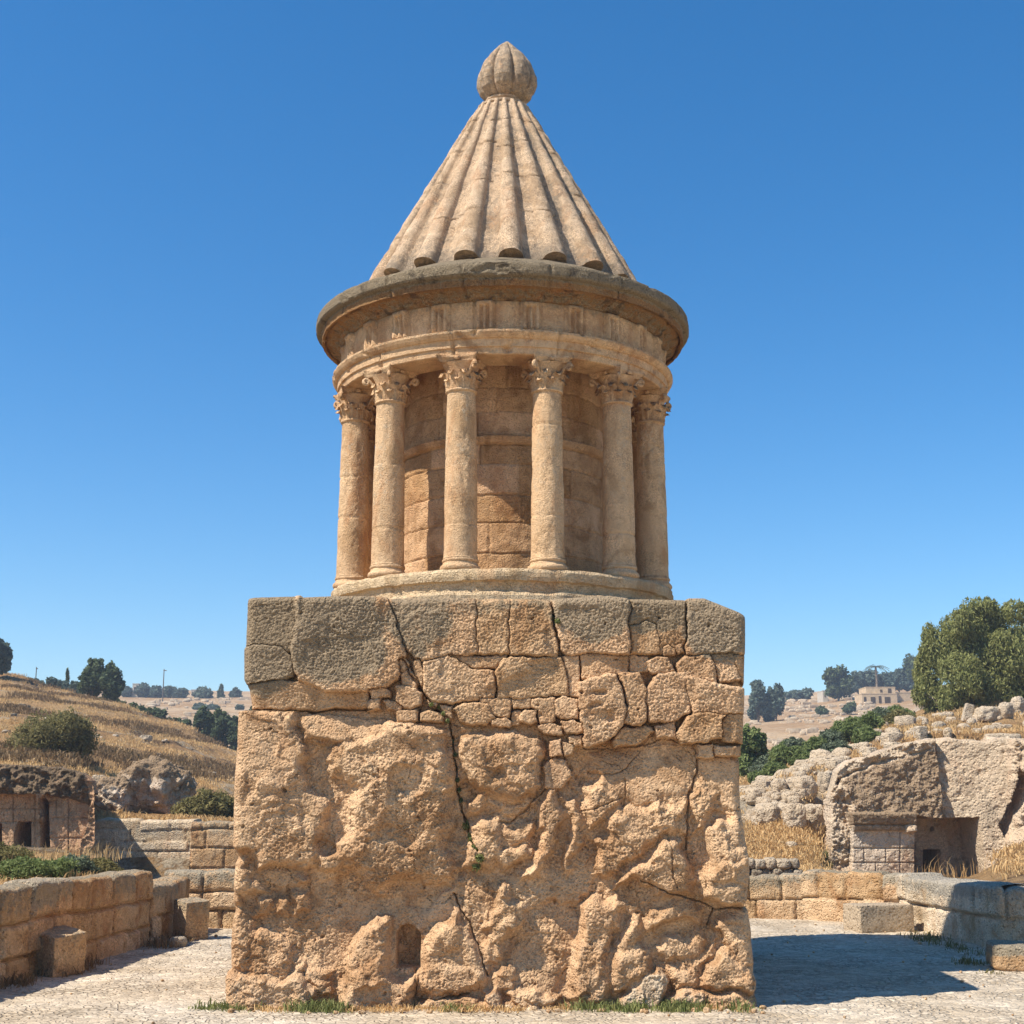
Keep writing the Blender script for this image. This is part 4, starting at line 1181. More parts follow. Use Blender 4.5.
st(mb.build('earth_terrace', M_HILL))

# ================================================================== MASONRY WALLS
def arc(path, n):
    p = np.array(path, float)
    L = np.r_[0, np.cumsum(np.hypot(*np.diff(p[:, :2], axis=0).T))]
    s = np.linspace(0, L[-1], n)
    return s, np.stack([np.interp(s, L, p[:, k]) for k in range(p.shape[1])], 1)

def ashlar_wall(name, path, thick, fr, mean_len, label, cat='wall', seed=0, mat=None, res=.03, wear=.02, pillow=.03, grp=None, joint=.03, capover=0.0, rot_top=.8, side=1, pat=.6, z0=-.08):
    """path of (x,y,ztop); fr: course joints as fractions of the height; visible face to the path's right (side=1)"""
    rr = random.Random(seed)
    p = np.array(path, float); Lt = np.hypot(*np.diff(p[:, :2], axis=0).T).sum()
    N = max(8, int(Lt / res))
    s, pp = arc(path, N)
    tg = np.gradient(pp[:, :2], axis=0); tg /= np.linalg.norm(tg, axis=1)[:, None] + 1e-9
    nr = np.stack([tg[:, 1], -tg[:, 0]], 1) * side
    hgt = pp[:, 2] - z0
    M = max(6, int(hgt.max() / res)); K = max(5, int(thick / (res * 1.3)))
    fr = [0.0] + list(fr) + [1.0]
    J = []
    for i in range(len(fr) - 1):
        js = []; x = -rr.uniform(0, mean_len)
        while x < Lt + mean_len:
            js.append(x); x += mean_len * rr.uniform(.62, 1.45)
        J.append(np.array(js))
    # per stone random height lift on the top course
    lift = [rr.uniform(-.035, .03) for _ in J[-1]]
    t = np.linspace(0, 1, M)
    SS, T_ = np.meshgrid(s, t, indexing='ij')
    tw = T_ + .02 * perlin(SS * .9, T_ * 0, seed + .5) + .006 * fbm(SS * 6, T_ * 6, seed, 2); sw = SS + .02 * fbm(SS * 3, T_ * 8, seed + 3.3, 3)
    dj = np.full(SS.shape, 9.0); tint = np.zeros(SS.shape); hs = np.zeros(SS.shape); course = np.zeros(SS.shape, int)
    for i in range(len(fr) - 1):
        m = (tw >= fr[i]) & (tw < fr[i + 1]) if i < len(fr) - 2 else (tw >= fr[i])
        if i == 0: m |= tw < 0
        j = J[i]; k = np.clip(np.searchsorted(j, sw[m]) - 1, 0, len(j) - 2)
        d = np.minimum(sw[m] - j[k], j[k + 1] - sw[m])
        zc = np.minimum(np.where(i > 0, (tw[m] - fr[i]), 9) , np.where(i < len(fr) - 2, fr[i + 1] - tw[m], 9)) * hgt.mean()
        dj[m] = np.minimum(d, zc)
        hv = hash2(k * 5 + seed, k * 3 + i * 11, 9); hs[m] = hv; tint[m] = (hv - .5) * .3; course[m] = i
    q = SS; zz = T_ * hgt[:, None]
    off = pillow * np.sqrt(np.clip(1 - (1 - np.clip((dj - joint * .3) / .06, 0, 1)) ** 2, 0, 1)) + (hs - .5) * .05
    off += wear * (fbm(q * 3, zz * 3, seed + .2, 4) + .6 * (ridged(q * 6, zz * 6, seed + 2.2, 3) - .5)) + .006 * fbm(q * 22, zz * 22, seed, 3)
    off -= .035 * (1 - sstep(joint * .2, joint, dj))
    top = (1 - T_) * hgt[:, None]
    off -= .05 * (1 - np.sqrt(np.clip(1 - (1 - np.clip(top / .06, 0, 1)) ** 2, 0, 1)))
    if capover: off += capover * (course == len(fr) - 2)
    kk = np.clip(np.searchsorted(J[-1], s + .02 * fbm(s * 3, 0, 3.3, 3)) - 1, 0, len(J[-1]) - 2)
    dtop = np.minimum(np.abs(s - J[-1][kk]), np.abs(J[-1][kk + 1] - s))
    tl = np.array(lift)[kk] - .03 * (1 - sstep(.0, .05, dtop)) + .03 * fbm(s * 2.5, 0, seed + 8, 3)
    X = pp[:, 0][:, None] + nr[:, 0][:, None] * off; Y = pp[:, 1][:, None] + nr[:, 1][:, None] * off
    Z = z0 + T_ * (hgt + tl * 1.0)[:, None]
    u = np.linspace(0, 1, K)[1:]
    o0 = off[:, -1]
    X2 = pp[:, 0][:, None] + nr[:, 0][:, None] * (o0[:, None] * (1 - u) - thick * u); Y2 = pp[:, 1][:, None] + nr[:, 1][:, None] * (o0[:, None] * (1 - u) - thick * u)
    Z2 = Z[:, -1][:, None] + .02 * fbm(X2 * 4, Y2 * 4, seed, 4) * np.sin(u * math.pi)[None] + .02 * np.sin(u * math.pi)[None]
    X3 = X2[:, -1:]; Y3 = Y2[:, -1:]; Z3 = np.full(X3.shape, z0)
    G = np.stack([np.concatenate([X, X2, X3], 1), np.concatenate([Y, Y2, Y3], 1), np.concatenate([Z, Z2, Z3], 1)], -1)
    nt = K
    tn = np.concatenate([tint, np.repeat(tint[:, -1:], K, 1)], 1)
    PT = np.concatenate([pat * sstep(.62, .9, T_) * (.3 + .7 * hs) + .25 * (hash2((hs * 200).astype(int), course, 4) > .72), np.full((N, K), pat * .9)], 1)
    PT = np.clip(PT, 0, 1)
    mb = MB(); mb.grid(G, patina=PT, tint=tn)
    for e in (0, -1):                                    # end faces
        ring = G[e]; c = ring.mean(0)
        n_ = len(ring)
        layers = [ring * (1 - a) + c * a for a in (0, .12, .3, .6, .95)]
        E = np.stack(layers)
        outw = (pp[0, :2] - pp[min(3, N - 1), :2]) if e == 0 else (pp[-1, :2] - pp[-4, :2]); outw = outw / np.linalg.norm(outw)
        bul = .02 * fbm(E[..., 1] * 5 + E[..., 0] * 5, E[..., 2] * 5, seed + e, 4)
        for li in range(1, len(layers)): E[li, :, 0] += outw[0] * (bul[li] + .015); E[li, :, 1] += outw[1] * (bul[li] + .015)
        mb.grid(E, wrap_v=False, patina=PT[e].mean() * .6, tint=tn[e].mean())
    o = mb.build(name, mat or M_WALL)
    return setp(o, label, cat, grp)

# left: low curved retaining wall, its lower continuation, far closing wall
ashlar_wall('retaining_wall', [(-6.75, 5.5, 1.03), (-6.3, 11, 1.03), (-5.95, 14, 1.04), (-5.68, 16.2, 1.04), (-5.38, 18.6, 1.02), (-5.16, 20.6, 1.0)], .36, [.30, .64], .62, 'curved low retaining wall of tan ashlar blocks at the left of the paving', seed=3, wear=.030, pillow=.045, res=.02, pat=.75)
ashlar_wall('low_wall', [(-5.16, 20.75, .80), (-5.08, 21.5, .79), (-5.12, 22.9, .81)], .42, [.5], .55, 'short lower stretch of ashlar wall just beyond the curved retaining wall', seed=5, res=.024)
ashlar_wall('low_wall', [(-5.6, 23.3, .90), (-3.4, 23.2, .89), (-1.2, 23.2, .9)], .4, [.36, .66], .62, 'low grey-topped block wall closing the paving at the left of the monument', seed=6, res=.026, pat=.9)
# right: back wall, its return towards the camera
ashlar_wall('low_wall', [(1.2, 25.3, .74), (3.5, 25.2, .74), (5.0, 25.0, .72), (5.02, 24.98, .79), (6.36, 23.85, .80)], .42, [.5], .80, 'low two-course block wall running behind the pale bench block to the right corner', seed=8, res=.026, pat=.8, pillow=.02)
ashlar_wall('low_wall', [(6.38, 23.8, .80), (6.50, 22, .81), (6.64, 20.1, .82), (6.7, 19.9, .82), (8.6, 19.3, .83), (11.5, 18.6, .85)], .62, [.55], 1.05, 'long grey-capped wall of big blocks returning along the right edge of the paving', seed=9, res=.026, pat=.9, capover=.03, mat=M_WALLP)
# left background walls
ashlar_wall('terrace_wall', [(-10.6, 34.0, 1.53), (-7.8, 34.0, 1.53), (-7.55, 33.95, 1.53)], .5, [.22, .40, .56, .70, .86], .95, 'tan ashlar terrace wall with even courses beside the shaded tomb cliff', seed=12, mat=M_WALLP, res=.03, wear=.008, pillow=.010, joint=.014, pat=.35)
ashlar_wall('terrace_wall', [(-7.5, 33.6, 1.50), (-5.5, 33.6, 1.49), (-3.5, 33.6, 1.45)], .5, [.33, .63, .9], .75, 'darker terrace wall with vertical tool marks, right of the tan coursed one', seed=13, res=.03, wear=.02, pillow=.012, pat=.7)

# ================================================================== CLIFFS WITH TOMBS
class Face:
    """a carved rock face: height field laid out on the vertical plane y = d, in the photograph's columns"""
    def __init__(self, x0, x1, y0, y1, d, step=1.0):
        self.d = d
        a = np.arange(x0, x1 + step * .5, step); b = np.arange(y0, y1 + step * .5, step)
        self.u, self.v = np.meshgrid(a, b, indexing='ij')
        u_, f_, w_ = ray(self.u, self.v)
        self.X = u_ / f_ * d; self.Z = CAMZ + w_ / f_ * d
        self.m = d / 1430.0
        self.H = np.zeros(self.u.shape); self.pat = np.zeros(self.u.shape); self.rough = np.ones(self.u.shape); self.pale = np.zeros(self.u.shape)
        self.wu = self.u + 1.6 * fbm(self.u / 12, self.v / 12, 1, 3); self.wv = self.v + 1.6 * fbm(self.u / 12, self.v / 12, 5, 3)
    def mass(self, pts, h, r=4, tu=0, tv=0, rough=1.0, mode='set', warp=True, pat=None, pale=None):
        x, y = (self.wu, self.wv) if warp else (self.u, self.v)
        d = poly_in(x, y, pts); k = np.clip(d / r, 0, 1); pr = np.sqrt(np.clip(1 - (1 - k) ** 2, 0, 1))
        cx = sum(p[0] for p in pts) / len(pts); cy = sum(p[1] for p in pts) / len(pts)
        top = h + tu * (self.u - cx) / 10 + tv * (self.v - cy) / 10
        if mode == 'add': new = self.H + top * pr
        else: new = self.H * (1 - pr) + top * pr
        self.H = np.where(d > 0, new, self.H)
        self.rough = np.where(d > 0, rough, self.rough)
        if pat is not None: self.pat = np.where(d > 0, pat, self.pat)
        if pale is not None: self.pale = np.where(d > 0, pale, self.pale)
    def hole(self, pts, depth, soft=.7):
        d = poly_in(self.u, self.v, pts)
        self.H = np.where(d > -soft, self.H + (depth - self.H) * sstep(-soft, soft * .4, d), self.H)
        self.rough = np.where(d > 0, .15, self.rough); self.pat = np.where(d > 0, 0, self.pat)
    def lines(self, segs, w=.6, depth=.04):
        for a, b in segs:
            self.H = self.H - depth * (1 - sstep(w * .4, w * 1.2, seg_d(self.u, self.v, a, b)))
    def build(self, name, mat, parent, thick, top_y, amp=.10, fq=1.0, keep=None):
        X, Z = self.X, self.Z
        n = amp * (fbm(X * 1.6 * fq, Z * 1.6 * fq, 3, 4) + .9 * (ridged(X * 3.2 * fq, Z * 3.2 * fq, 6, 4) - .5)) + amp * .25 * fbm(X * 14 * fq, Z * 14 * fq, 9, 3)
        w1, w2, _ = worley(X * 5 * fq, Z * 5 * fq, 31)
        n = n - amp * .3 * (1 - sstep(.1, .5, w1)) * sstep(-.1, .3, perlin(X * .9, Z * .9, 4.4))
        Y = self.d - self.H - n * self.rough
        self.Y = Y
        # pull the top row to the given outline
        ty = np.interp(self.u[:, 0], [p[0] for p in top_y], [p[1] for p in top_y])
        V = self.v.copy(); v0 = self.v[0, 0]; v1 = self.v[0, -1]
        G = np.stack([X, Y, Z], -1)
        zt = np.array([P(512, t, self.d)[2] for t in ty])
        below = self.v >= ty[:, None]
        G[..., 2] = np.where(below, G[..., 2], zt[:, None]); 
        # everything above the outline rolls back over the top of the rock
        over = np.where(below, 0, (ty[:, None] - self.v) * self.m)
        yf = np.take_along_axis(Y, np.argmax(below, 1)[:, None], 1)
        X0e = X.copy()
        G[..., 1] = np.where(below, G[..., 1], yf + over * thick / np.maximum(over.max(), .01) + .03)
        G[..., 0] = np.where(below, G[..., 0], X * (1 + np.maximum(0, G[..., 1] - self.d) / self.d))
        G[..., 2] += np.where(below, 0, .12 * fbm(X * 2, over * 2, 5, 3) * sstep(0, .4, over) + .02)
        mb = MB(); mb.grid(G, patina=self.pat, pale=self.pale)
        for e in (0, -1):                                 # flanks
            E = G[e]; b_ = E.copy(); b_[:, 0] = X0e[e] * (self.d + thick) / self.d * 1.03; b_[:, 1] = self.d + thick
            k = 14; L = np.linspace(0, 1, k)[None, :, None]
            F_ = E[:, None, :] * (1 - L) + b_[:, None, :] * L
            F_[..., 0] += (-.5 if e == 0 else .5) * .22 * np.sin(L[..., 0] * math.pi) * (.4 + fbm(F_[..., 1] * 1.1, F_[..., 2] * 1.1, 7 + e, 4))
            mb.grid(F_, patina=.5)
        self.G = G
        return mb.build(name, mat, parent)

# left tomb cliff -----------------------------------------------------------
LC = thing('tomb_cliff', 'shaded tan rock cliff with a cut tomb facade and dark doorway at far left', 'cliff', P(50, 880, 32.2)[:2] + (0,))
F1 = Face(-150, 99, 748, 892, 32.2, .8)
F1.H += .35
F1.mass([(-150, 796), (42, 794), (44, 820), (42, 900), (-150, 900)], .05, 1.5, rough=.12)
F1.mass([(51, 794), (96, 800), (90, 830), (84, 845), (80, 900), (50, 900), (47, 820)], .12, 2, rough=.3)
F1.mass([(-150, 740), (90, 740), (99, 770), (99, 798), (90, 806), (78, 800), (60, 797), (40, 793), (20, 795), (-10, 793), (-150, 792)], .30, 6, rough=1.5, pat=.75)
F1.mass([(-10, 770), (10, 768), (14, 785), (4, 795), (-12, 790)], .12, 4, mode='add', rough=1.3, pat=.8)
F1.mass([(88, 770), (99, 772), (99, 900), (84, 900), (86, 840), (94, 812)], .30, 4, rough=.9, pat=.3)
F1.hole([(15, 856), (16, 834), (19, 823), (31, 822), (31, 850), (30, 856)], -1.2)
F1.hole([(-4, 846), (-3, 825), (2, 824), (2, 846)], -.7)
F1.hole([(44, 800), (49, 797), (50, 826), (51, 860), (41, 860), (43, 830), (46, 818)], -.7, 1.2)
F1.lines([((-150, 809), (42, 809)), ((14, 795), (14, 822)), ((36, 795), (36, 860)), ((-20, 795), (-20, 860)), ((52, 818), (88, 818)), ((58, 797), (58, 818)), ((70, 797), (70, 860)), ((52, 838), (84, 838)), ((-40, 822), (40, 822))], .6, .035)
cliff1 = F1.build('rock_face', M_CLIFFD, None, 5.0, [(-150, 752), (-30, 762), (0, 765), (20, 766), (40, 767), (60, 768), (75, 771), (88, 775), (96, 782), (99, 795)], .11)
cliff1.parent = LC; cliff1.location = -LC.location
def tomb_inner(parent, x0, x1, y0, y1, d, dep, name='tomb_chamber'):
    a = P(x0, y1, d); b = P(x1, y0, d); mb = MB()
    box(mb, (a[0], d, a[2]), (b[0], d + dep, b[2]))
    return mb

# right tomb cliff -----------------------------------------------------------
RC = thing('tomb_cliff', 'pale limestone cliff with a square rock-cut porch and dark tomb door on the right', 'cliff', P(900, 880, 38)[:2] + (0,))
F2 = Face(824, 1120, 722, 902, 38.0, .7)
F2.pale += .25
# slanting dark bed over the porch
F2.mass([(826, 800), (836, 778), (868, 764), (900, 756), (930, 748), (934, 770), (936, 822), (900, 816), (830, 816)], .80, 3, tv=.04, rough=.7, pat=.68, pale=0)
F2.mass([(824, 764), (850, 756), (900, 742), (930, 738), (932, 750), (900, 758), (868, 766), (836, 780), (824, 800)], .66, 4, rough=1.3, pat=.15, pale=.6)
# tall sheer rock right of it, facing left and front
F2.mass([(931, 742), (940, 738), (975, 742), (1000, 738), (1003, 780), (1002, 905), (966, 905), (972, 868), (966, 818), (936, 822), (932, 790)], .9, 2, tu=.10, tv=.03, rough=.4, pat=.12, pale=.6)
F2.mass([(992, 740), (1120, 735), (1120, 905), (990, 905), (996, 870), (1000, 830), (990, 800)], 1.5, 7, rough=1.6, pat=.2, pale=.5)
F2.mass([(1003, 752), (1030, 748), (1034, 778), (1010, 790), (1000, 775)], .3, 5, mode='add', rough=1.4, pale=.7)
F2.mass([(988, 836), (1005, 822), (1040, 810), (1120, 812), (1120, 900), (984, 905)], .5, 8, mode='add', rough=1.2, pale=.5)
F2.mass([(998, 770), (1008, 778), (1004, 806), (990, 840), (985, 826), (994, 800)], .75, 3, rough=1.2, pat=.3, pale=0)
# left flank and pier
F2.mass([(824, 790), (836, 782), (846, 806), (846, 905), (824, 905)], .65, 4, rough=1.4, pat=.15, pale=.5)
F2.mass([(843, 818), (905, 818), (905, 905), (843, 905)], 1.0, 1.0, rough=.18, warp=False, pat=.18, pale=.15)
F2.mass([(840, 812), (905, 812), (905, 824), (842, 824)], 1.22, 1.5, tv=-.06, rough=.3, warp=False, pat=.8, pale=0)
F2.mass([(842, 824), (904, 824), (904, 830), (844, 830)], 1.12, 1.0, tv=-.1, rough=.3, warp=False, pat=.6, pale=0)
F2.mass([(894, 824), (905, 824), (906, 831), (894, 832)], 1.22, 1.5, rough=.5, warp=False, pat=.3)
F2.lines([((843, 847), (905, 847)), ((843, 861), (905, 861)), ((855, 847), (855, 861)), ((876, 847), (876, 861)), ((890, 831), (890, 875)), ((866, 861), (866, 880))], .5, .05)
# the porch
F2.hole([(905, 905), (905, 819), (966, 818), (969, 845), (973, 872), (973, 905)], -.70)
porch = poly_in(F2.u, F2.v, [(907, 905), (907, 821), (964, 821), (971, 872), (971, 905)]) > 0
F2.H = np.where(porch & (poly_in(F2.u, F2.v, [(922, 905), (922, 843), (956, 843), (956, 905)]) > 0), -.64, F2.H)
F2.hole([(930, 905), (930, 851), (947, 851), (947, 905)], -3.0, .3)
F2.hole([(938, 829.5), (939, 827.5), (941, 827.5), (942, 829.5), (941, 831.5), (939, 831.5)], -1.0, .4)
cliff2 = F2.build('rock_face', M_CLIFF, None, 4.5, [(824, 800), (832, 772), (845, 762), (868, 756), (900, 744), (930, 740), (945, 738), (975, 742), (1000, 738), (1020, 742), (1060, 735), (1120, 730)], .15)
cliff2.parent = RC; cliff2.location = -RC.location
# ================================================================== VEGETATION
def leaf_mat(name, c1, c2, trans=.25):
    t = NT(name)
    r = t.pos.outputs['Random Per Island']
    col = t.mix(r, c1, c2)
    t.l(col, t.b.inputs['Base Color']); t.b.inputs['Roughness'].default_value = .7
    tr = t.n('ShaderNodeBsdfTranslucent'); t.l(col, tr.inputs[0])
    mx = t.n('ShaderNodeMixShader'); mx.inputs[0].default_value = trans
    t.l(t.b.outputs[0], mx.inputs[1]); t.l(tr.outputs[0], mx.inputs[2]); t.l(mx.outputs[0], t.out.inputs[0])
    return t.m
def bark_mat():
    t = NT('bark'); a = t.noise(6, 5, .7, .4, t.scalev((1, 1, .3)))
    return t.done(t.mix(t.map(a, .35, .65), srgb(96, 80, 62), srgb(150, 134, 112)), t.bump(a, .6, .03))
M_EUC = leaf_mat('eucalyptus_leaf', srgb(112, 116, 62), srgb(162, 160, 100), .4)
M_DARKLEAF = leaf_mat('dark_leaf', srgb(66, 80, 52), srgb(112, 122, 84), .4)
M_GREYLEAF = leaf_mat('grey_green_leaf', srgb(80, 92, 70), srgb(124, 130, 100))
M_GREEN = leaf_mat('green_leaf', srgb(92, 106, 56), srgb(140, 148, 90), .4)
M_FARLEAF = leaf_mat('distant_leaf', srgb(78, 92, 80), srgb(116, 128, 110), .35)
M_OLIVE = leaf_mat('olive_bush_leaf', srgb(104, 98, 56), srgb(146, 134, 84), .35)
M_DRY = leaf_mat('dry_grass_blade', srgb(194, 154, 100), srgb(220, 186, 132), .3)
M_DRYD = leaf_mat('brown_grass_blade', srgb(108, 88, 60), srgb(150, 122, 86), .3)
M_GRASS = leaf_mat('green_grass_blade', srgb(92, 104, 54), srgb(150, 148, 92), .3)
M_BARK = bark_mat()

def leaves(mb, C, R3, n, size, rs, aspect=.5, droop=0.0, shell=.55, clump=1.0, flat=0.0):
    """n leaf-sized quads through ellipsoids C (k,3) radii R3 (k,3)"""
    C = np.asarray(C, float); R3 = np.asarray(R3, float)
    w = (R3[:, 0] * R3[:, 1] * R3[:, 2]) ** (2 / 3.); w /= w.sum()
    N = int(n * 2.0)
    k = rs.choice(len(C), N, p=w)
    d = rs.normal(size=(N, 3)); d /= np.linalg.norm(d, axis=1)[:, None]
    rr = shell + (1 - shell) * rs.rand(N) ** .6
    p = C[k] + d * R3[k] * rr[:, None]
    sc = R3.mean() * .45
    nz = fbm(p[:, 0] / sc * clump, p[:, 1] / sc * clump, p[:, 2] / sc * clump, 3)
    keep = np.argsort(-(nz + rs.rand(N) * .55))[:n]
    p = p[keep]; d = d[keep]; n = len(p)
    nrm = d * .7 + rs.normal(size=(n, 3)) * .6 + np.array([0, 0, .25]); nrm /= np.linalg.norm(nrm, axis=1)[:, None]
    a = rs.normal(size=(n, 3)); a[:, 2] -= droop * 3
    a -= nrm * (a * nrm).sum(1)[:, None]; a /= np.linalg.norm(a, axis=1)[:, None] + 1e-9
    b = np.cross(nrm, a)
    s = size * (.6 + .8 * rs.rand(n))[:, None]
    A = a * s; B = b * s * aspect
    V = np.stack([p - A, p + B - A * .1, p + A, p - B - A * .1], 1).reshape(-1, 3)
    mb.add(V, np.arange(4 * n).reshape(n, 4))

def tree(name, label, base, h, w, lobes=20, n=2500, leaf=.22, mat=None, seed=1, trunk=.35, group=None, cat='tree', kind='round', aspect=.55, droop=0.0, part=('crown', 'trunk'), tr=None):
    rs = np.random.RandomState(seed)
    t = thing(name, label, cat, base, 0, group)
    C, R3 = [], []
    if kind == 'cypress':
        for i in range(7):
            u = i / 6.; C.append((rs.normal() * .04 * w, rs.normal() * .04 * w, h * (.12 + .78 * u))); r = w * .5 * (1 - .75 * u) * (.7 + .3 * min(1, u * 4)); R3.append((r, r, h * .14))
    elif kind == 'dome':
        for i in range(lobes):
            an = rs.rand() * 6.28; q = rs.rand() ** .5 * .62
            r = w * (.16 + .12 * rs.rand()); z = h * .62 * math.sqrt(max(.05, 1 - (q / .72) ** 2)) * (.45 + .55 * rs.rand())
            C.append((math.cos(an) * q * w * .5, math.sin(an) * q * w * .5, z)); R3.append((r, r, min(r, h * .42)))
    else:
        for i in range(lobes):
            an = i * 2.4 + rs.rand(); u = rs.rand()
            zz = h * (trunk + (1 - trunk) * (.18 + .64 * u)); q = math.sqrt(max(.1, 1 - ((u - .42) / .62) ** 2)) * (.2 + .6 * rs.rand())
            r = w * (.18 + .10 * rs.rand())
            C.append((math.cos(an) * q * w * .52, math.sin(an) * q * w * .52, zz)); R3.append((r, r, r * .85 * min(1.9, max(1, h / w))))
    if kind != 'cypress':
        C0, R0 = list(C), list(R3)
        for c, r in zip(C0, R0):
            for q in range(5):
                dv = rs.normal(size=3); dv[2] = abs(dv[2]) * .8 if kind == 'dome' else dv[2]; dv /= np.linalg.norm(dv); k_ = rs.uniform(.28, .5)
                C.append(tuple(np.array(c) + dv * np.array(r) * .85)); R3.append((r[0] * k_, r[1] * k_, r[2] * k_))
    mb = MB(); leaves(mb, C, R3, int(n * 2.4), leaf * .66, rs, aspect, droop, .35, 1.5)
    mb.build(part[0], mat or M_DARKLEAF, t)
    mb = MB(); r0 = tr or max(.06, w * .035)
    if kind == 'dome':
        for i in range(6): tube(mb, [(0, 0, -.1), tuple(np.array(C[i % len(C)]) * .5), C[i % len(C)]], [.03, .02, .01], 5)
    else:
        tube(mb, [(0, 0, -.4), (.02 * w, 0, h * trunk * .6), (0, .03 * w, h * (trunk + .2)), (.02 * w, 0, h * .8)], [r0 * 1.25, r0, r0 * .75, r0 * .3], 7)
        if kind != 'cypress':
            for i in range(min(6, len(C))):
                c = np.array(C[i]); tube(mb, [(0, 0, h * trunk * (.6 + .08 * i)), tuple(c * .55 + np.array([0, 0, h * trunk * .35])), tuple(c)], [r0 * .55, r0 * .38, r0 * .15], 5)
    mb.build(part[1], M_BARK, t)
    return t

def on_slope(px, py, f=tz, d0=27.5, d1=139, st_=.15):
    d = np.arange(d0, d1, st_); u_, f_, w_ = ray(px, py)
    x = u_ / f_ * d; z = CAMZ + w_ / f_ * d
    g = f(x, d); i = np.argmax(g >= z)
    if g[i] < z[i]: i = len(d) - 1
    return (float(x[i]), float(d[i]), float(g[i]))
def stand(px, d, f=tz):
    x = (px - 512) / 1428. * d
    return (x, d, float(f(np.array([x]), np.array([d]))[0]))
def span(pb, pt, d): return abs(pt - pb) * d / 1428.0

def T(px, yb, yt, wpx, d, name, label, f=tz, **kw):
    b = P(px, yb, d)
    g = float(f(np.array([b[0]]), np.array([d]))[0])
    top = P(px, yt, d)[2]
    base = (b[0], d, min(g, b[2]) - .05)
    return tree(name, label, base, top - base[2], wpx * d / 1428.0, **kw)

def eucalyptus():
    d = 58.0; px = 974
    b = stand(px, d); top = P(px, 597, d)[2]; h = top - b[2]; m = d / 1428.
    t = thing('eucalyptus_tree', 'big dense olive-green eucalyptus with drooping foliage on the right hillside', 'tree', b)
    rs = np.random.RandomState(4)
    L = [(990,624,24,26),(966,630,24,24),(1012,634,22,26),(945,648,20,24),(972,652,30,30),(1004,660,30,30),(936,672,17,22),(955,680,24,26),(984,690,28,26),(1016,692,26,26),(932,694,14,18),(948,702,18,14),(1030,660,20,28),(975,706,26,14),(1008,708,24,14),(1036,690,20,24),(955,626,12,14),(985,609,12,11),(1008,615,13,13),(933,655,10,12),(1032,640,14,14)]
    C, R3 = [], []
    for (x, y, rx, rz) in L:
        p = P(x, y, d); C.append((p[0] - b[0], rs.uniform(-1, 1) * 1.0, p[2] - b[2])); R3.append((rx * m, rx * m * 1.15, rz * m))
    C0, R0 = list(C), list(R3)
    for c, r in zip(C0, R0):
        for q in range(9):
            dv = rs.normal(size=3); dv /= np.linalg.norm(dv); k_ = rs.uniform(.22, .42)
            C.append(tuple(np.array(c) + dv * np.array(r) * .82)); R3.append((r[0] * k_, r[1] * k_, r[2] * k_ * 1.5))
    mb = MB(); leaves(mb, C, R3, 95000, .088, rs, .30, .7, .35, 1.6); mb.build('crown', M_EUC, t)
    mb = MB()
    tube(mb, [(0, 0, -.3), (.1, 0, h * .2), (0, .1, h * .42), (.15, 0, h * .75)], [.3, .24, .16, .05], 10)
    for c in C[:12]: tube(mb, [(0.05, 0, h * .18), (c[0] * .5, c[1] * .5, c[2] * .6 + .3), tuple(c)], [.13, .08, .03], 6)
    mb.build('trunk', M_BARK, t)
eucalyptus()

# ---- left hillside and beyond
T(-6, 680, 636, 34, 92, 'broadleaf_tree', 'dark tree cut by the left edge of the picture, on the hill crest', n=3200, leaf=.20, seed=3, mat=M_FARLEAF, trunk=.12)
T(92, 699, 659, 24, 98, 'pine_tree', 'taller rounded dark tree of the pair on the left hill crest, standing on the left', n=3000, leaf=.20, seed=4, mat=M_DARKLEAF, trunk=.08)
T(110, 699, 662, 25, 98, 'pine_tree', 'rounded dark tree of the pair on the left hill crest, standing on the right', n=3000, leaf=.20, seed=15, mat=M_DARKLEAF, trunk=.10)
T(66, 693, 669, 6, 118, 'cypress_tree', 'small pointed cypress rising from the row of trees along the left crest', kind='cypress', n=900, leaf=.2, seed=6, mat=M_DARKLEAF)
for i, (x, yb, yt, w) in enumerate([(26, 690, 678, 14), (38, 692, 680, 16), (51, 694, 678, 18), (62, 696, 681, 16), (76, 698, 681, 14)]):
    T(x, yb, yt, w, 112, 'broadleaf_tree', 'low round tree in the dense row along the left hill crest', n=900, leaf=.24, seed=20 + i, mat=M_FARLEAF, trunk=.1, group='tree row along the left hill crest')
DS = [(100, 712, 692, 22), (116, 714, 690, 24), (131, 718, 695, 20), (144, 722, 698, 22), (158, 728, 700, 22), (171, 733, 706, 20), (183, 740, 712, 22)]
for i, (x, yb, yt, w) in enumerate(DS):
    T(x, yb, yt, w, 103, 'shrub', 'dark green shrub in the row stepping down behind the left hill', kind='dome', n=1300, leaf=.22, seed=40 + i, mat=M_DARKLEAF, lobes=10, group='shrubs stepping down behind the left hill', cat='shrub', part=('foliage', 'stem'))
for i, (x, yb, yt, w) in enumerate([(202, 752, 709, 22), (217, 758, 707, 24), (232, 762, 712, 22), (247, 764, 706, 26)]):
    T(x, yb, yt, w, 106, 'broadleaf_tree', 'leafy green tree in the cluster just left of the monument', n=2200, leaf=.22, seed=50 + i, mat=M_DARKLEAF, lobes=12, trunk=.1, group='tree cluster left of the monument')
for i, (x, yb, yt, w) in enumerate([(143, 697, 684, 14), (155, 698, 685, 15), (168, 698, 687, 16), (180, 698, 689, 14), (203, 699, 688, 18), (236, 700, 688, 12), (126, 696, 686, 12)]):
    T(x, yb, yt, w, 300, 'broadleaf_tree', 'hazy distant tree on the far skyline left of the monument', f=fz, n=700, leaf=.6, seed=60 + i, mat=M_FARLEAF, trunk=.1, group='distant trees on the left skyline')
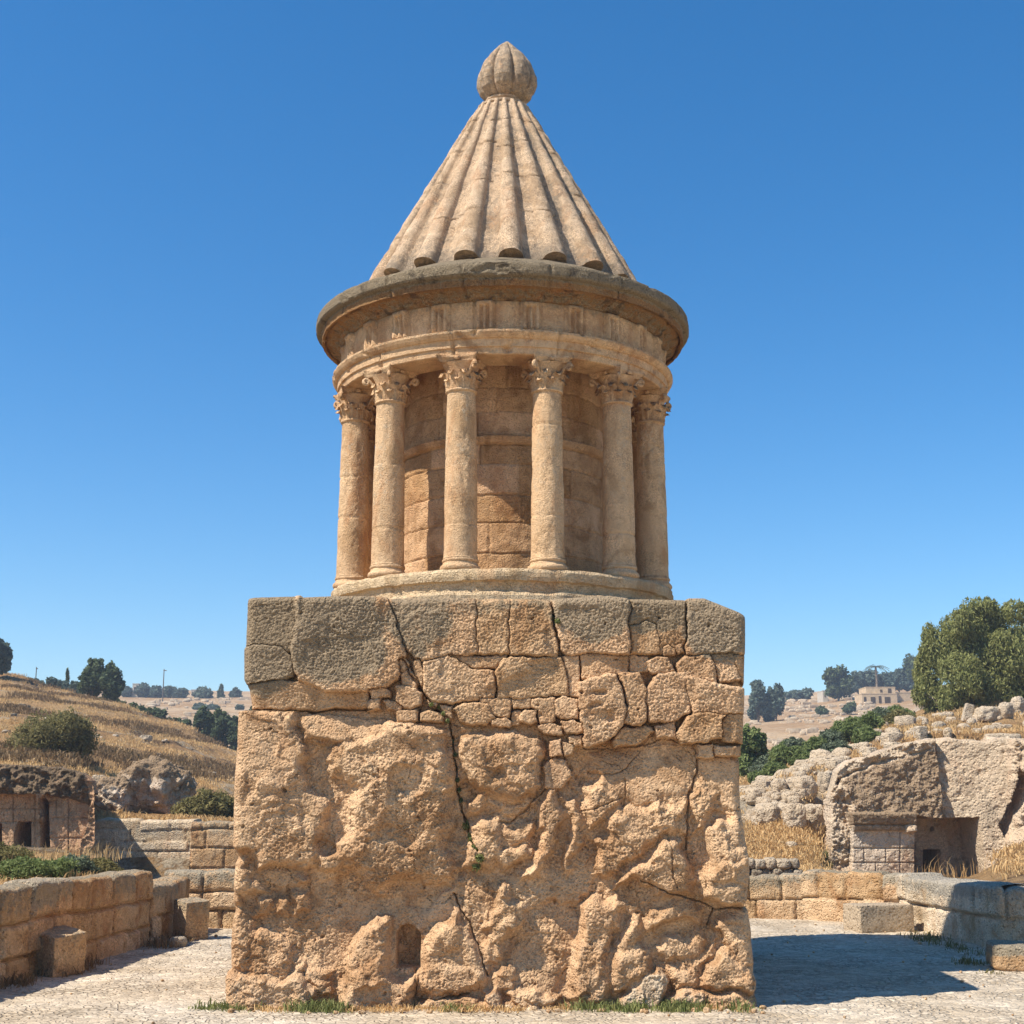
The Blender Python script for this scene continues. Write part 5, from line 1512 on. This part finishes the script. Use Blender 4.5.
T(221, 702, 685, 9, 300, 'cypress_tree', 'dark pointed cypress on the far skyline left of the monument', f=fz, kind='cypress', n=700, leaf=.6, seed=70, mat=M_DARKLEAF)
for i, (x, yb, yt, w) in enumerate([(200, 709, 703, 18), (213, 708, 704, 12), (240, 706, 702, 8)]):
    T(x, yb, yt, w, 230, 'shrub', 'low hazy shrub on the pale far slope left of the monument', f=fz, kind='dome', n=500, leaf=.4, seed=75 + i, mat=M_FARLEAF, group='shrubs on the far left slope', cat='shrub', part=('foliage', 'stem'))

def bush(px, yb, yt, wpx, name, label, mat, seed, n=6000, leaf=.09, group=None, d=None, lobes=16, cat='bush', aspect=.35):
    b = on_slope(px, yb) if d is None else stand(px, d)
    dd_ = b[1]
    return tree(name, label, (b[0], b[1] + .3, b[2] - .1), span(yb, yt, dd_) + .1, wpx * dd_ / 1428., lobes, n, leaf, mat, seed, 0, group, cat, 'dome', aspect, 0, ('foliage', 'stem'))
bush(46, 766, 716, 92, 'round_bush', 'big round olive-green bush above the left tomb cliff', M_OLIVE, 81, 11000, .085, lobes=26, d=44)
bush(206, 823, 795, 66, 'round_bush', 'low olive-green bush behind the tan terrace wall, touching the monument', M_OLIVE, 82, 6000, .08, d=36.5, lobes=20)

# ---- right hillside and beyond
T(758, 712, 678, 20, 212, 'pine_tree', 'left one of two dark rounded trees on the pale slope right of the monument', f=fz, n=1700, leaf=.44, seed=90, mat=M_FARLEAF, trunk=.04)
T(776, 711, 679, 17, 212, 'pine_tree', 'right one of two dark rounded trees on the pale slope right of the monument', f=fz, n=1700, leaf=.44, seed=91, mat=M_FARLEAF, trunk=.04)
T(838, 699, 666, 30, 262, 'pine_tree', 'spreading dark pine left of the ruined building on the right skyline', f=fz, n=2000, leaf=.55, seed=92, mat=M_DARKLEAF, trunk=.12)
for i, (x, yb, yt, w) in enumerate([(858, 694, 672, 18), (872, 694, 670, 20), (886, 693, 672, 20), (899, 693, 668, 22), (912, 695, 672, 20), (925, 695, 668, 22)]):
    T(x, yb, yt, w, 285, 'broadleaf_tree', 'rounded tree in the grey-green row behind the ruined building', f=fz, n=1100, leaf=.55, seed=100 + i, mat=M_FARLEAF, trunk=.15, group='tree row behind the ruined building')
T(913, 693, 655, 18, 285, 'broadleaf_tree', 'tall narrow dark tree beside the big eucalyptus', f=fz, n=1300, leaf=.4, seed=109, mat=M_DARKLEAF, trunk=.3)
for i, (x, yb, yt, w) in enumerate([(794, 700, 691, 16), (806, 699, 689, 15), (790, 702, 693, 10)]):
    T(x, yb, yt, w, 290, 'broadleaf_tree', 'small distant tree on the skyline right of the monument', f=fz, n=500, leaf=.5, seed=110 + i, mat=M_FARLEAF, trunk=.1, group='distant trees on the right skyline')
for i, (x, yb, yt, w, lb) in enumerate([(770, 720, 711, 13, 'small dark bush low on the pale slope right of the monument'), (822, 712, 704, 14, 'upper dark bush of two in the middle of the pale right slope'), (816, 723, 713, 14, 'lower dark bush of two in the middle of the pale right slope'), (851, 706, 697, 16, 'grey bush just in front of the ruined building')]):
    T(x, yb, yt, w, 214, 'shrub', lb, f=fz, kind='dome', n=700, leaf=.3, seed=120 + i, mat=M_DARKLEAF, cat='shrub', part=('foliage', 'stem'))
def palm():
    d = 280.; b = P(877, 694, d); t = thing('palm_tree', 'tiny flat-topped palm on the skyline above the ruined building', 'tree', (b[0], d, float(fz(np.array([b[0]]), np.array([d]))[0])))
    h = P(877, 664, d)[2] - t.location.z
    mb = MB(); tube(mb, [(0, 0, -.3), (.1, 0, h * .5), (0, 0, h * .93)], [.28, .22, .2], 7); mb.build('trunk', M_BARK, t)
    mb = MB(); rs = np.random.RandomState(2)
    for k in range(22):
        a = k * 2.39; L = 2.9 * (.8 + .3 * rs.rand()); el = rs.uniform(-.2, .7)
        for q in range(9):
            u0 = q / 9.
            c = np.array([math.cos(a) * L * u0, math.sin(a) * L * u0, h * .93 + L * (u0 * el - .55 * u0 * u0)])
            sdir = np.array([-math.sin(a), math.cos(a), 0])
            for sgn in (-1, 1):
                tip = c + sdir * sgn * .5 * (1 - u0 * .6) + np.array([math.cos(a) * .3, math.sin(a) * .3, -.25])
                mb.add([c, c + np.array([math.cos(a) * .16, math.sin(a) * .16, 0]), tip], None, [(0, 1, 2)])
    mb.build('crown', M_FARLEAF, t)
palm()
tb = on_slope(754, 778)
T(752, 780, 722, 34, 54, 'young_tree', 'dark green young tree beside the right corner of the monument', n=3500, leaf=.12, seed=130, mat=M_GREEN, lobes=14, trunk=.05, cat='young tree')
SB = [(770, 775, 748, 36), (786, 768, 735, 34), (800, 762, 742, 30), (815, 757, 730, 34), (830, 750, 722, 34), (845, 746, 712, 34), (858, 741, 706, 34), (872, 734, 703, 34), (886, 727, 703, 32), (900, 722, 703, 30), (778, 780, 758, 30), (806, 768, 748, 30), (838, 756, 732, 30), (868, 744, 722, 30), (762, 786, 765, 26)]
for i, (x, yb, yt, w) in enumerate(SB):
    bush(x, yb, yt, w, 'shrub', 'leafy green shrub in the thick band on the dry grass slope below the eucalyptus', M_GREEN if i % 4 else M_GREYLEAF, 140 + i, 3600, .10, 'green shrub band on the right hillside', lobes=20, cat='shrub')
bush(795, 765, 734, 34, 'shrub', 'greyish shrub at the left end of the green band on the right hillside', M_GREYLEAF, 171, 2600, .10, cat='shrub', d=57)
bush(905, 728, 708, 44, 'shrub', 'yellowish shrub at the foot of the big eucalyptus, at its left side', M_OLIVE, 172, 3000, .10, cat='shrub', d=56)
bush(821, 866, 838, 18, 'shrub', 'small wispy olive shrub left of the pale tomb cliff', M_OLIVE, 173, 1500, .06, cat='shrub', d=36.2)
bush(1004, 766, 737, 30, 'shrub', 'small green shrub growing on top of the pale tomb cliff', M_GREEN, 174, 2200, .07, cat='shrub', d=38.6)
bush(804, 812, 802, 12, 'shrub', 'tiny green shrub among the pale rubble left of the tomb cliff', M_GREEN, 175, 700, .06, cat='shrub')

# ---- grasses
def blades(pts, h, rs, per=6, spread=.06, wid=.008, lean=.5, hv=.5):
    pts = np.asarray(pts, float); n = len(pts) * per
    b = np.repeat(pts, per, 0) + np.c_[rs.normal(size=(n, 2)) * spread, np.zeros(n)]
    hh = (np.repeat(np.broadcast_to(h, (len(pts),)), per) * (1 - hv + hv * 1.6 * rs.rand(n)))[:, None]
    a = rs.rand(n) * 6.283; dr = np.c_[np.cos(a), np.sin(a), np.zeros(n)]
    a2 = rs.rand(n) * 6.283; sd = np.c_[np.cos(a2), np.sin(a2), np.zeros(n)] * wid
    ln = dr * lean * hh * rs.rand(n)[:, None]
    up = np.array([0, 0, 1.0])
    v0, v1 = b - sd, b + sd
    m = b + up * hh * .6 + ln * .45
    v2, v3 = m + sd * .8, m - sd * .8
    tip = b + up * hh * (1 - .25 * lean) + ln * 1.2
    V = np.stack([v0, v1, v2, v3, tip], 1).reshape(-1, 3)
    k = np.arange(n)[:, None] * 5
    mb = MB(); mb.add(V, k + np.array([[0, 1, 2, 3]]), k + np.array([[3, 2, 4]])); return mb
rs = np.random.RandomState(9)
def slope_pts(n, cx, dy, mask=None):
    c = rs.uniform(cx[0], cx[1], n); d = dy[0] + (dy[1] - dy[0]) * rs.rand(n) ** 1.3
    x = (c - 512) / 1432 * d
    z = tz(x, d)
    nz = fbm(x * .5, d * .25, 3.3, 3)
    k = nz + rs.rand(n) * .5 > .12
    return np.c_[x, d, z][k]
p1 = slope_pts(38000, (-60, 262), (34.9, 95)); p2 = slope_pts(22000, (742, 1090), (36, 62))
p3 = slope_pts(7000, (742, 845), (28, 39)); p4 = slope_pts(2600, (950, 1100), (29, 38))
def clear_of_tombs(p):
    c = 512 + p[:, 0] / p[:, 1] * 1432
    return p[~((c > 824) & (c < 1000) & (p[:, 1] < 42.5)) & ~((c < 102) & (p[:, 1] < 37.5)) & ~((c > 815) & (c < 960) & (p[:, 1] < 42))]
def scrub_mask(p): return fbm(p[:, 0] * .10, p[:, 2] * 1.3 + p[:, 0] * .10, 8.8, 4)
p1 = p1[scrub_mask(p1) < .20]
p6 = slope_pts(14000, (262, 742), (27.5, 95))
allp = clear_of_tombs(np.vstack([p1, p2, p3, p4, p6]))
o = blades(allp, .09 + .09 * rs.rand(len(allp)), rs, 5, .16, .014, .9).build('dry_grass', M_DRY); setp(o, 'golden dry grass covering both hillsides', 'dry grass', kind='stuff')
p5 = clear_of_tombs(slope_pts(30000, (-60, 262), (36, 95)))
kk = scrub_mask(p5) > .15
o = blades(p5[kk], .14 + .12 * rs.rand(kk.sum()), rs, 6, .2, .02, .9).build('dead_scrub', M_DRYD); setp(o, 'brown dead scrub in patches on the left hillside', 'scrub', kind='stuff')

def ground_tufts(n, boxes, h, per, mat, name, label, spread=.06, z=None, wid=.006):
    pts = []
    for (x0, x1, y0, y1, k) in boxes:
        q = int(n * k)
        pts.append(np.c_[rs.uniform(x0, x1, q), rs.uniform(y0, y1, q), np.zeros(q)])
    pts = np.vstack(pts)
    nz = fbm(pts[:, 0] * 2.2, pts[:, 1] * 3, 1.1, 3); pts = pts[nz + rs.rand(len(pts)) * .5 > .1]
    if z is not None: pts[:, 2] = z(pts[:, 0], pts[:, 1])
    o = blades(pts, h * (.3 + 1.2 * rs.rand(len(pts)) ** 1.6), rs, per, spread, wid, .8).build(name, mat)
    return setp(o, label, 'grass', kind='stuff')
def bx(px0, px1, py0, py1, k):
    a = GP(px0, py1); b = GP(px1, py1); c = GP((px0 + px1) / 2, py0)
    return (a[0], b[0], a[1], c[1], k)
YB = 14.42
def fb(px0, px1, k, y0=YB - .22, y1=YB + .06):
    m = 14.5 / 1462.; return ((px0 - 512) * m, (px1 - 512) * m, y0, y1, k)
ground_tufts(300, [fb(296, 352, .62), fb(572, 640, .5), fb(655, 704, .45), fb(203, 236, .34, YB - .1, YB + .35), fb(236, 262, .06), fb(440, 470, .08), fb(715, 745, .12)], .085, 9, M_GRASS, 'green_grass', 'short green grass along the foot of the monument')
ground_tufts(240, [fb(350, 500, .9), fb(500, 570, .4), fb(262, 300, .2), fb(690, 745, .3)], .05, 7, M_DRY, 'dry_grass_fringe', 'sparse straw-coloured grass along the foot of the monument')
ground_tufts(110, [bx(932, 962, 934, 946, .5), bx(972, 990, 944, 956, .3), bx(985, 1024, 962, 974, .35)], .09, 8, M_OLIVE, 'green_grass', 'olive grass tufts along the foot of the right return wall')
ground_tufts(200, [(-5.5, -5.1, 16.9, 18.4, .5), (-5.05, -4.7, 20.0, 21.6, .45), (-5.8, -5.5, 13.8, 16.2, .5), (-5.75, -5.35, 16.0, 16.5, .3)], .12, 8, M_DRYD, 'dry_grass_fringe', 'brown weeds along the foot of the curved retaining wall')

# plants on the earth terrace behind the curved wall
def terz(x, y): return np.full(np.shape(x), .96) 
def terrace_pts(n, px0, px1, y0, y1, back):
    y = rs.uniform(y0, y1, n); x = wall_line(y) - rs.rand(n) * back
    return np.c_[x, y, np.full(n, .98)]
pp_ = terrace_pts(1500, 0, 0, 9, 27.5, 3.2); pp_ = pp_[(pp_[:, 1] < 20.2) | (pp_[:, 0] < wall_line(pp_[:, 1]) - .7)]; pp_[:, 2] -= .03
o = blades(pp_, .05 + .08 * rs.rand(len(pp_)), rs, 8, .10, .006, .9).build('dry_grass_terrace', M_DRY); setp(o, 'dry grass and straw on the earth terrace behind the curved wall', 'dry grass', kind='stuff')
for i, (px, d, w, h, mt, lb) in enumerate([(22, 19.2, .95, .34, M_GREEN, 'low spreading green weed patch on the terrace, nearest the left edge'), (50, 20.0, .9, .33, M_GREEN, 'dense green weed patch in the middle of the planted terrace edge'), (74, 20.6, .8, .30, M_GREYLEAF, 'dusty grey weed mound on the terrace behind the curved wall'), (98, 20.9, .7, .26, M_OLIVE, 'pale dry seed-headed weed mound at the right end of the terrace'), (4, 22.5, 1.0, .42, M_OLIVE, 'tall yellowish weeds in front of the left tomb door')]):
    x = (px - 512) / 1440. * d
    tree('weed_clump', lb, (x, d, .93), h, w, 14, 2600, .035, mt, 200 + i, 0, 'weeds on the earth terrace', 'weed', 'dome', .5, 0, ('foliage', 'stem'))
pp_ = np.c_[rs.uniform(-9.4, -7.0, 120), rs.uniform(22, 27.5, 120), np.full(120, .93)]
o = blades(pp_, .18 + .16 * rs.rand(120), rs, 5, .05, .006, .5).build('tall_dry_weeds', M_DRY); setp(o, 'tall straw weeds standing before the left tomb cliff', 'dry weeds', kind='stuff')
pp_ = np.c_[rs.uniform(10.2, 12.4, 40), rs.uniform(35.5, 37.0, 40), np.full(40, .05)]
o = blades(pp_, .25 + .38 * rs.rand(40), rs, 4, .10, .008, .5).build('tall_dry_weeds', M_DRY); setp(o, 'tall dry weeds standing before the right tomb door', 'dry weeds', kind='stuff')

# plants rooted in the monument's cracks
def face_pt(px, py):
    i = np.argmin((PXg - px) ** 2 + (PYg - py) ** 2); v = FR.reshape(-1, 3)[i]; return v
def crack_plant(pts, label, mat, seed, n=160, size=.02, r=.045):
    v = np.array([face_pt(*p) for p in pts]); c = v.mean(0)
    t = thing('crack_plant', label, 'plant', tuple(c))
    rsx_ = np.random.RandomState(seed); mb = MB()
    C = v - c + np.array([0, -.03, 0]); leaves(mb, C, np.full((len(v), 3), r) * np.array([1, .7, 1.1]), n * len(v), size, rsx_, .4, .2, .1)
    mb.build('foliage', mat, t)
    mb = MB()
    for k in range(len(v)): tube(mb, [tuple(C[k] + np.array([0, .06, -.03])), tuple(C[k])], [.006, .003], 5)
    mb.build('stem', M_BARK, t)
crack_plant([(466, 826), (471, 838), (475, 848), (480, 858), (477, 866)], 'bright green leafy plant hanging in the long crack, half way up the rock', M_GRASS, 1, 110, .022, .042)
crack_plant([(453, 742), (456, 755), (457, 768), (458, 780), (459, 790), (461, 800)], 'dark green moss-like growth filling the upper long crack', M_DARKLEAF, 2, 110, .014, .022)
crack_plant([(448, 722), (444, 714), (440, 708), (432, 706)], 'small green plant among the pebbles at the head of the crack', M_GRASS, 3, 90, .014, .022)
crack_plant([(554, 618), (557, 623)], 'tiny yellow-green tuft in the top course of grey blocks', M_GRASS, 4, 110, .016, .028)

# ================================================================== LOOSE STONES
def stone_thing(name, label, loc_, size, k=8, rz=0.0, tilt=(0, 0), seed=0, mat=None, rough=.05, cat='stone block', group=None, pat=.3, n=18, sink=.03, pale=0.0):
    V, Q = rock_mesh(size, k, rough, seed, n)
    V = rotv(rotv(V, 'X', tilt[0]), 'Y', tilt[1]); V = rotz(V, rz)
    V[:, 2] -= V[:, 2].min() + sink
    mb = MB(); z = V[:, 2] / max(V[:, 2].max(), .01)
    mb.add(V, Q, patina=np.clip(pat * sstep(.3, .9, z) * 1.5, 0, 1), pale=pale)
    o = mb.build(name, mat or M_WALL); o.location = loc_
    return setp(o, label, cat, group)
g = GP(51, 976); stone_thing('stone_block', 'leaning squarish stone block at the foot of the curved wall, nearest the camera', (g[0], g[1] + .25, 0), (.46, .44, .47), 40, R(-38), (R(6), R(7)), 3, pat=.3)
g = GP(186, 940); stone_thing('stone_block', 'upright stone block at the end of the short lower wall on the left', (g[0], g[1] + .25, 0), (.42, .38, .56), 40, R(-50), (R(2), R(5)), 5, pat=.4)
g = GP(884, 932); stone_thing('stone_block', 'pale flat-topped bench block lying before the right back wall', (g[0], g[1] + .3, 0), (.92, .60, .42), 40, R(14), (0, 0), 7, rough=.02, pat=.0, pale=.9, mat=M_BOULDER)
g = GP(1022, 972); stone_thing('stone_slab', 'grey rough slab lying at the foot of the right return wall, cut by the frame', (g[0] + .25, g[1] + .35, 0), (1.0, .7, .30), 9, R(-12), (0, R(2)), 9, pat=.9)
g = GP(152, 944); stone_thing('stone', 'small loose stone at the foot of the left walls, below the upright block', (g[0], g[1], 0), (.22, .2, .12), 4, .4, (0, 0), 11, cat='stone')
g = GP(178, 946); stone_thing('stone', 'pale rounded stone beside the upright block on the left', (g[0], g[1], 0), (.24, .2, .16), 3, .9, (0, 0), 12, cat='stone', mat=M_BOULDER)
# pebbles and chips strewn over the paving: nobody could count them
mb = MB(); rq = random.Random(4)
for i in range(190):
    x, y = rq.uniform(-5, 6.3), rq.uniform(11.5, 24); 
    if PX0 - 2.8 < x < PX0 + 2.8 and y > 14.3 and y < 20: continue
    s_p = rq.uniform(.008, .026) * (1.6 if rq.random() < .1 else 1)
    V, Q = rock_mesh((s_p * 1.5, s_p * 1.1, s_p), 3, .1, i, 3); V = rotz(V, rq.random() * 6); V += np.array([x, y, -.004]); mb.add(V, Q)
for i in range(70):
    x, y = PX0 + rq.uniform(-2.7, 2.7), rq.uniform(14.1, 14.5); s_p = rq.uniform(.015, .05)
    V, Q = rock_mesh((s_p * 1.7, s_p * 1.2, s_p), 3, .25, i, 4); V = rotz(V, rq.random() * 6); V += np.array([x, y, -.01]); mb.add(V, Q)
o = mb.build('stone_chips', M_WALL); setp(o, 'small stone chips strewn over the paving', 'stone chips', kind='stuff')

# left outcrop
def boulder(px, yb, yt, wpx, label, seed, k=3.0, mat=None, d=None, group=None, pat=.4, name='boulder', rz=0., tilt=0., rough=.16, pale=0., depth=.8):
    b = on_slope(px, yb) if d is None else stand(px, d)
    m = b[1] / 1428.; w = wpx * m; h = (yb - yt) * m
    return stone_thing(name, label, (b[0], b[1] + w * .25, b[2]), (w, w * depth, h * 1.15), k, rz, (0, tilt), seed, mat or M_BOULDER, rough, 'boulder', group, pat, 36 if wpx > 25 else 20, h * .12, pale)
boulder(152, 822, 778, 72, 'big dark craggy rock outcrop between the two olive bushes on the left', 31, 3.0, M_CLIFF, 37.5, pat=.7, rough=.30)
boulder(112, 800, 770, 34, 'low dark rock joined to the left end of the big dark outcrop', 32, 4, M_CLIFF, 37.0, pat=.6, rough=.28)
boulder(176, 812, 782, 30, 'dark rock at the right end of the big outcrop, above the lower bush', 33, 3, M_CLIFF, 37.6, pat=.7, rough=.3)
boulder(122, 772, 757, 20, 'small jagged rock on the crest of the left outcrop', 34, 3, M_BOULDER, 40)
boulder(118, 782, 770, 26, 'flat pale slab leaning on the left outcrop', 35, 7, M_BOULDER, 38.6, pat=.1, tilt=.15)
boulder(97, 781, 762, 12, 'small pale squared stone standing above the left tomb cliff', 36, 9, M_BOULDER, 38.8, name='stone_block', pat=.2, rough=.03, pale=.4)
boulder(145, 742, 736, 12, 'small rock alone in the middle of the left grass slope', 38, 3, M_BOULDER)

# right slope: the named boulders, then the loose rubble
RB_ = [(966, 722, 705, 9, 9, 'short broken stone post tilting on the grass left of the boulder row', .15, .3),
 (990, 722, 708, 24, 4, 'largest pale boulder of the row along the upper right skyline', .5, 0),
 (1008, 718, 703, 16, 3, 'rounded pale boulder second in the row along the upper right skyline', .5, 0),
 (1020, 714, 698, 16, 3, 'pale boulder of the upper right row cut by the picture edge', .5, 0),
 (926, 727, 718, 8, 3, 'small pale stone standing in dry grass below the eucalyptus', .5, 0),
 (949, 744, 733, 11, 3, 'pale pointed stone at the top of the sheer tomb cliff', .6, 0),
 (922, 744, 731, 13, 8, 'squared pale block at the top left edge of the tomb cliff', .4, 0),
 (870, 764, 752, 18, 4, 'pale rounded boulder on the rim left of the tomb cliff top', .6, 0),
 (894, 756, 745, 16, 4, 'pale boulder above the slanting dark rock of the tomb porch', .5, 0),
 (846, 774, 762, 14, 4, 'pale boulder at the upper left corner of the slanting porch rock', .5, 0),
 (1005, 752, 738, 36, 8, 'flat pale capping slab at the right top of the tomb cliff', .5, 0),
 (780, 796, 780, 16, 3, 'pale boulder left of the rubble on the right slope, next to the monument', .6, 0),
 (806, 800, 778, 24, 3, 'pale cratered boulder above the rubble on the right slope', .6, 0),
 (757, 806, 790, 22, 3, 'whitish boulder touching the right edge of the monument', .7, 0),
 (828, 800, 774, 20, 4, 'upright pale rock beside the slanting dark rock of the tomb', .5, 0),
 (770, 826, 806, 30, 3, 'broad pale broken rock in the rubble beside the monument', .6, 0),
 (796, 830, 806, 26, 3.5, 'pale broken boulder in the middle of the rubble slope', .6, 0),
 (814, 836, 808, 24, 5, 'tall pale rock slab at the right of the rubble slope', .5, 0),
 (792, 850, 843, 12, 3, 'small white stone lying in dry grass below the rubble', .7, 0)]
for i, (px, yb, yt, w, k, lb, pl, tl) in enumerate(RB_):
    boulder(px, yb, yt, w, lb, 50 + i, k, M_BOULDER, None, None, .12, 'stone_post' if i == 0 else 'boulder', .3 * i, tl, .14 if k < 7 else .04, pl)
mb = MB(); rq = random.Random(14)
for i in range(330):
    c = rq.gauss(792, 34); d = rq.uniform(39, 48)
    if rq.random() < .25: c = rq.uniform(840, 1040); d = rq.uniform(43, 58)
    if not (742 < c < 1060): continue
    if c > 822 and d < 42.8: continue
    x = (c - 512) / 1432 * d; z = float(tz(np.array([x]), np.array([d]))[0]); s_p = rq.uniform(.08, .38) * (1.5 if rq.random() < .12 else 1)
    V, Q = rock_mesh((s_p * 1.4, s_p * 1.1, s_p), rq.choice([2.6, 3.5, 6]), .18, i, 6); V = rotz(V, rq.random() * 6); V += np.array([x, d, z - s_p * .25]); mb.add(V, Q, pale=.55, patina=rq.random() * .3)
for i in range(260):
    c = rq.uniform(-40, 250); d = rq.uniform(36, 80); x = (c - 512) / 1432 * d
    if c < 110 and d < 38: continue
    z = float(tz(np.array([x]), np.array([d]))[0])
    if fbm(np.array([x * .15]), np.array([d * .3]), 5, 3)[0] < .05: continue
    s_p = rq.uniform(.06, .24)
    V, Q = rock_mesh((s_p * 1.8, s_p * 1.1, s_p * .7), 3, .18, i, 5); V = rotz(V, rq.random() * 6); V += np.array([x, d, z - s_p * .25]); mb.add(V, Q, patina=rq.random() * .8)
o = mb.build('rubble', M_BOULDER); setp(o, 'loose pale rubble scattered over the hillsides', 'rubble', kind='stuff')
# ruins and stones on the far slope
mb = MB()
for i in range(1500):
    c = rq.uniform(742, 1030) if rq.random() < .8 else rq.uniform(100, 245); d = rq.uniform(150, 290); x = (c - 512) / 1425 * d
    if fbm(np.array([x * .05]), np.array([d * .03]), 2, 3)[0] < -.05: continue
    z = float(fz(np.array([x]), np.array([d]))[0]); s_p = rq.uniform(.25, .75)
    V, Q = rock_mesh((s_p * rq.uniform(1, 3.2), s_p, s_p), rq.choice([3, 8]), .12, i, 4); V = rotz(V, rq.uniform(-.3, .3)); V += np.array([x, d, z - s_p * .2]); mb.add(V, Q, pale=.6, patina=rq.random() * .4)
o = mb.build('far_rubble', M_BOULDER); setp(o, 'tumbled ruins and stones dotting the pale far slope', 'ruins', kind='stuff')

# dry-stone wall at the right of the monument
t = thing('rubble_wall', 'short dry-stone wall of rounded grey stones above the right back wall', 'wall', (5.64, 31.0, 0))
k = 0
for row in range(2):
    x = -1.0 + .1 * row
    while x < .42 - .05 * row:
        w = rq.uniform(.22, .36)
        V, Q = rock_mesh((w, .42, rq.uniform(.20, .26)), 3.6, .13, k + 90, 10); V += np.array([x + w / 2, rq.uniform(-.05, .05), .34 + row * .20]); k += 1
        mb = MB(); mb.add(V, Q, patina=rq.uniform(0, .8), pale=.3); mb.build('wall_stone', M_BOULDER, t); x += w * .93
mb = MB(); V, Q = rock_mesh((1.7, .5, .42), 6, .06, 5, 16); V += np.array([-.3, 0, -.05]); mb.add(V, Q, patina=.3); mb.build('wall_footing', M_BOULDER, t)

# ================================================================== FAR BUILDINGS, POLES
def plaster(name, c):
    t = NT(name); a = t.noise(1.2, 5, .7); return t.done(t.mix(t.map(a, .35, .65), c, tuple(v * .75 for v in c[:3]) + (1,)), t.bump(a, .3, .05))
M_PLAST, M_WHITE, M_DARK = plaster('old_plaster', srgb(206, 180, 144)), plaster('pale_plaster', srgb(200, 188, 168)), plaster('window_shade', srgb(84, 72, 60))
M_METAL = plaster('grey_wood', srgb(110, 98, 86))
def building(label, blocks, wins, d, mat, name='ruined_building'):
    c = blocks[0]; b0 = P((c[0] + c[1]) / 2, c[3], d)
    t = thing(name, label, 'building', b0)
    for (x0, x1, y0, y1, dz) in blocks:
        a = P(x0, y1, d); e = P(x1, y0, d); mb = MB()
        box(mb, (a[0] - b0[0], dz, a[2] - b0[2] - 1), (e[0] - b0[0], dz + 5, e[2] - b0[2])); mb.build('wall', mat, t, False)
        mb = MB(); box(mb, (a[0] - b0[0] - .04, dz - .04, e[2] - b0[2] + .003), (e[0] - b0[0] + .04, dz + 5.04, e[2] - b0[2] + .12)); mb.build('roof', mat, t, False)
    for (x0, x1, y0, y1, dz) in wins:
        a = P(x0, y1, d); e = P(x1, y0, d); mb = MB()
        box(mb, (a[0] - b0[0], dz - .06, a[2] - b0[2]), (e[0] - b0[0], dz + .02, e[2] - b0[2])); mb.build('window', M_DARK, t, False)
building('two-storey sandy ruined building with dark openings on the right skyline', [(862, 897, 694, 703, 0), (868, 897, 687, 694, 1.2), (897, 925, 692, 703, 2.0)],
         [(864, 866, 697, 702, 0), (871, 875, 697, 703, 0), (879, 881, 696, 703, 0), (885, 890, 697, 703, 0), (882, 884, 689, 692, 1.2), (890, 893, 688, 693, 1.2)], 240, M_PLAST)
building('small whitish hut at the left foot of the pine on the right skyline', [(823, 828, 691, 698, 0)], [(824.5, 825.5, 694, 697, 0)], 268, M_WHITE, 'hut')
building('pale cluster of box houses on the far left skyline between the trees', [(132, 139, 684, 697, 0), (139, 143, 687, 697, 1), (126, 132, 690, 697, .5)], [(134, 136, 687, 690, 0), (137, 138, 691, 694, 0)], 300, M_WHITE, 'house')
building('tiny white house between trees on the far left skyline', [(191, 196, 690, 698, 0)], [(192, 193, 692, 695, 0)], 305, M_WHITE, 'house')
def pole(px, yb, yt, d, label, f, arm=True):
    b = P(px, yb, d); h = P(px, yt, d)[2]; z0 = float(f(np.array([b[0]]), np.array([d]))[0])
    t = thing('utility_pole', label, 'pole', (b[0], d, z0)); mb = MB(); r = d / 1428. * .55
    tube(mb, [(0, 0, -.5), (0, 0, h - z0)], [r * 1.2, r * .8], 6); mb.build('post', M_METAL, t)
    mb = MB(); L = d / 1428. * (2.6 if arm else 1.2); box(mb, (-L * .2, -.1, h - z0 - r * 3.5), (L, .1, h - z0 - r * 2.2)); mb.build('crossarm', M_METAL, t, False)
pole(163, 692, 669, 285, 'thin utility pole with a short arm on the far left skyline', fz)
pole(35, 690, 667, 125, 'slim wooden post rising behind the row of trees on the left crest', tz, False)

# ================================================================== AIR
def haze():
    m = bpy.data.materials.new('air'); m.use_nodes = True; t = m.node_tree; t.nodes.clear()
    o = t.nodes.new('ShaderNodeOutputMaterial'); v = t.nodes.new('ShaderNodeVolumePrincipled')
    v.inputs['Density'].default_value = 0.0007; v.inputs['Color'].default_value = (.80, .88, 1.0, 1); v.inputs['Anisotropy'].default_value = 0.2
    t.links.new(v.outputs[0], o.inputs['Volume'])
    mb = MB(); box(mb, (-905, -905, -1.1), (905, 905, 42)); h = mb.build('haze', m, None, False); setp(h, 'thin pale haze lying over the valley', 'haze', kind='stuff')
haze()
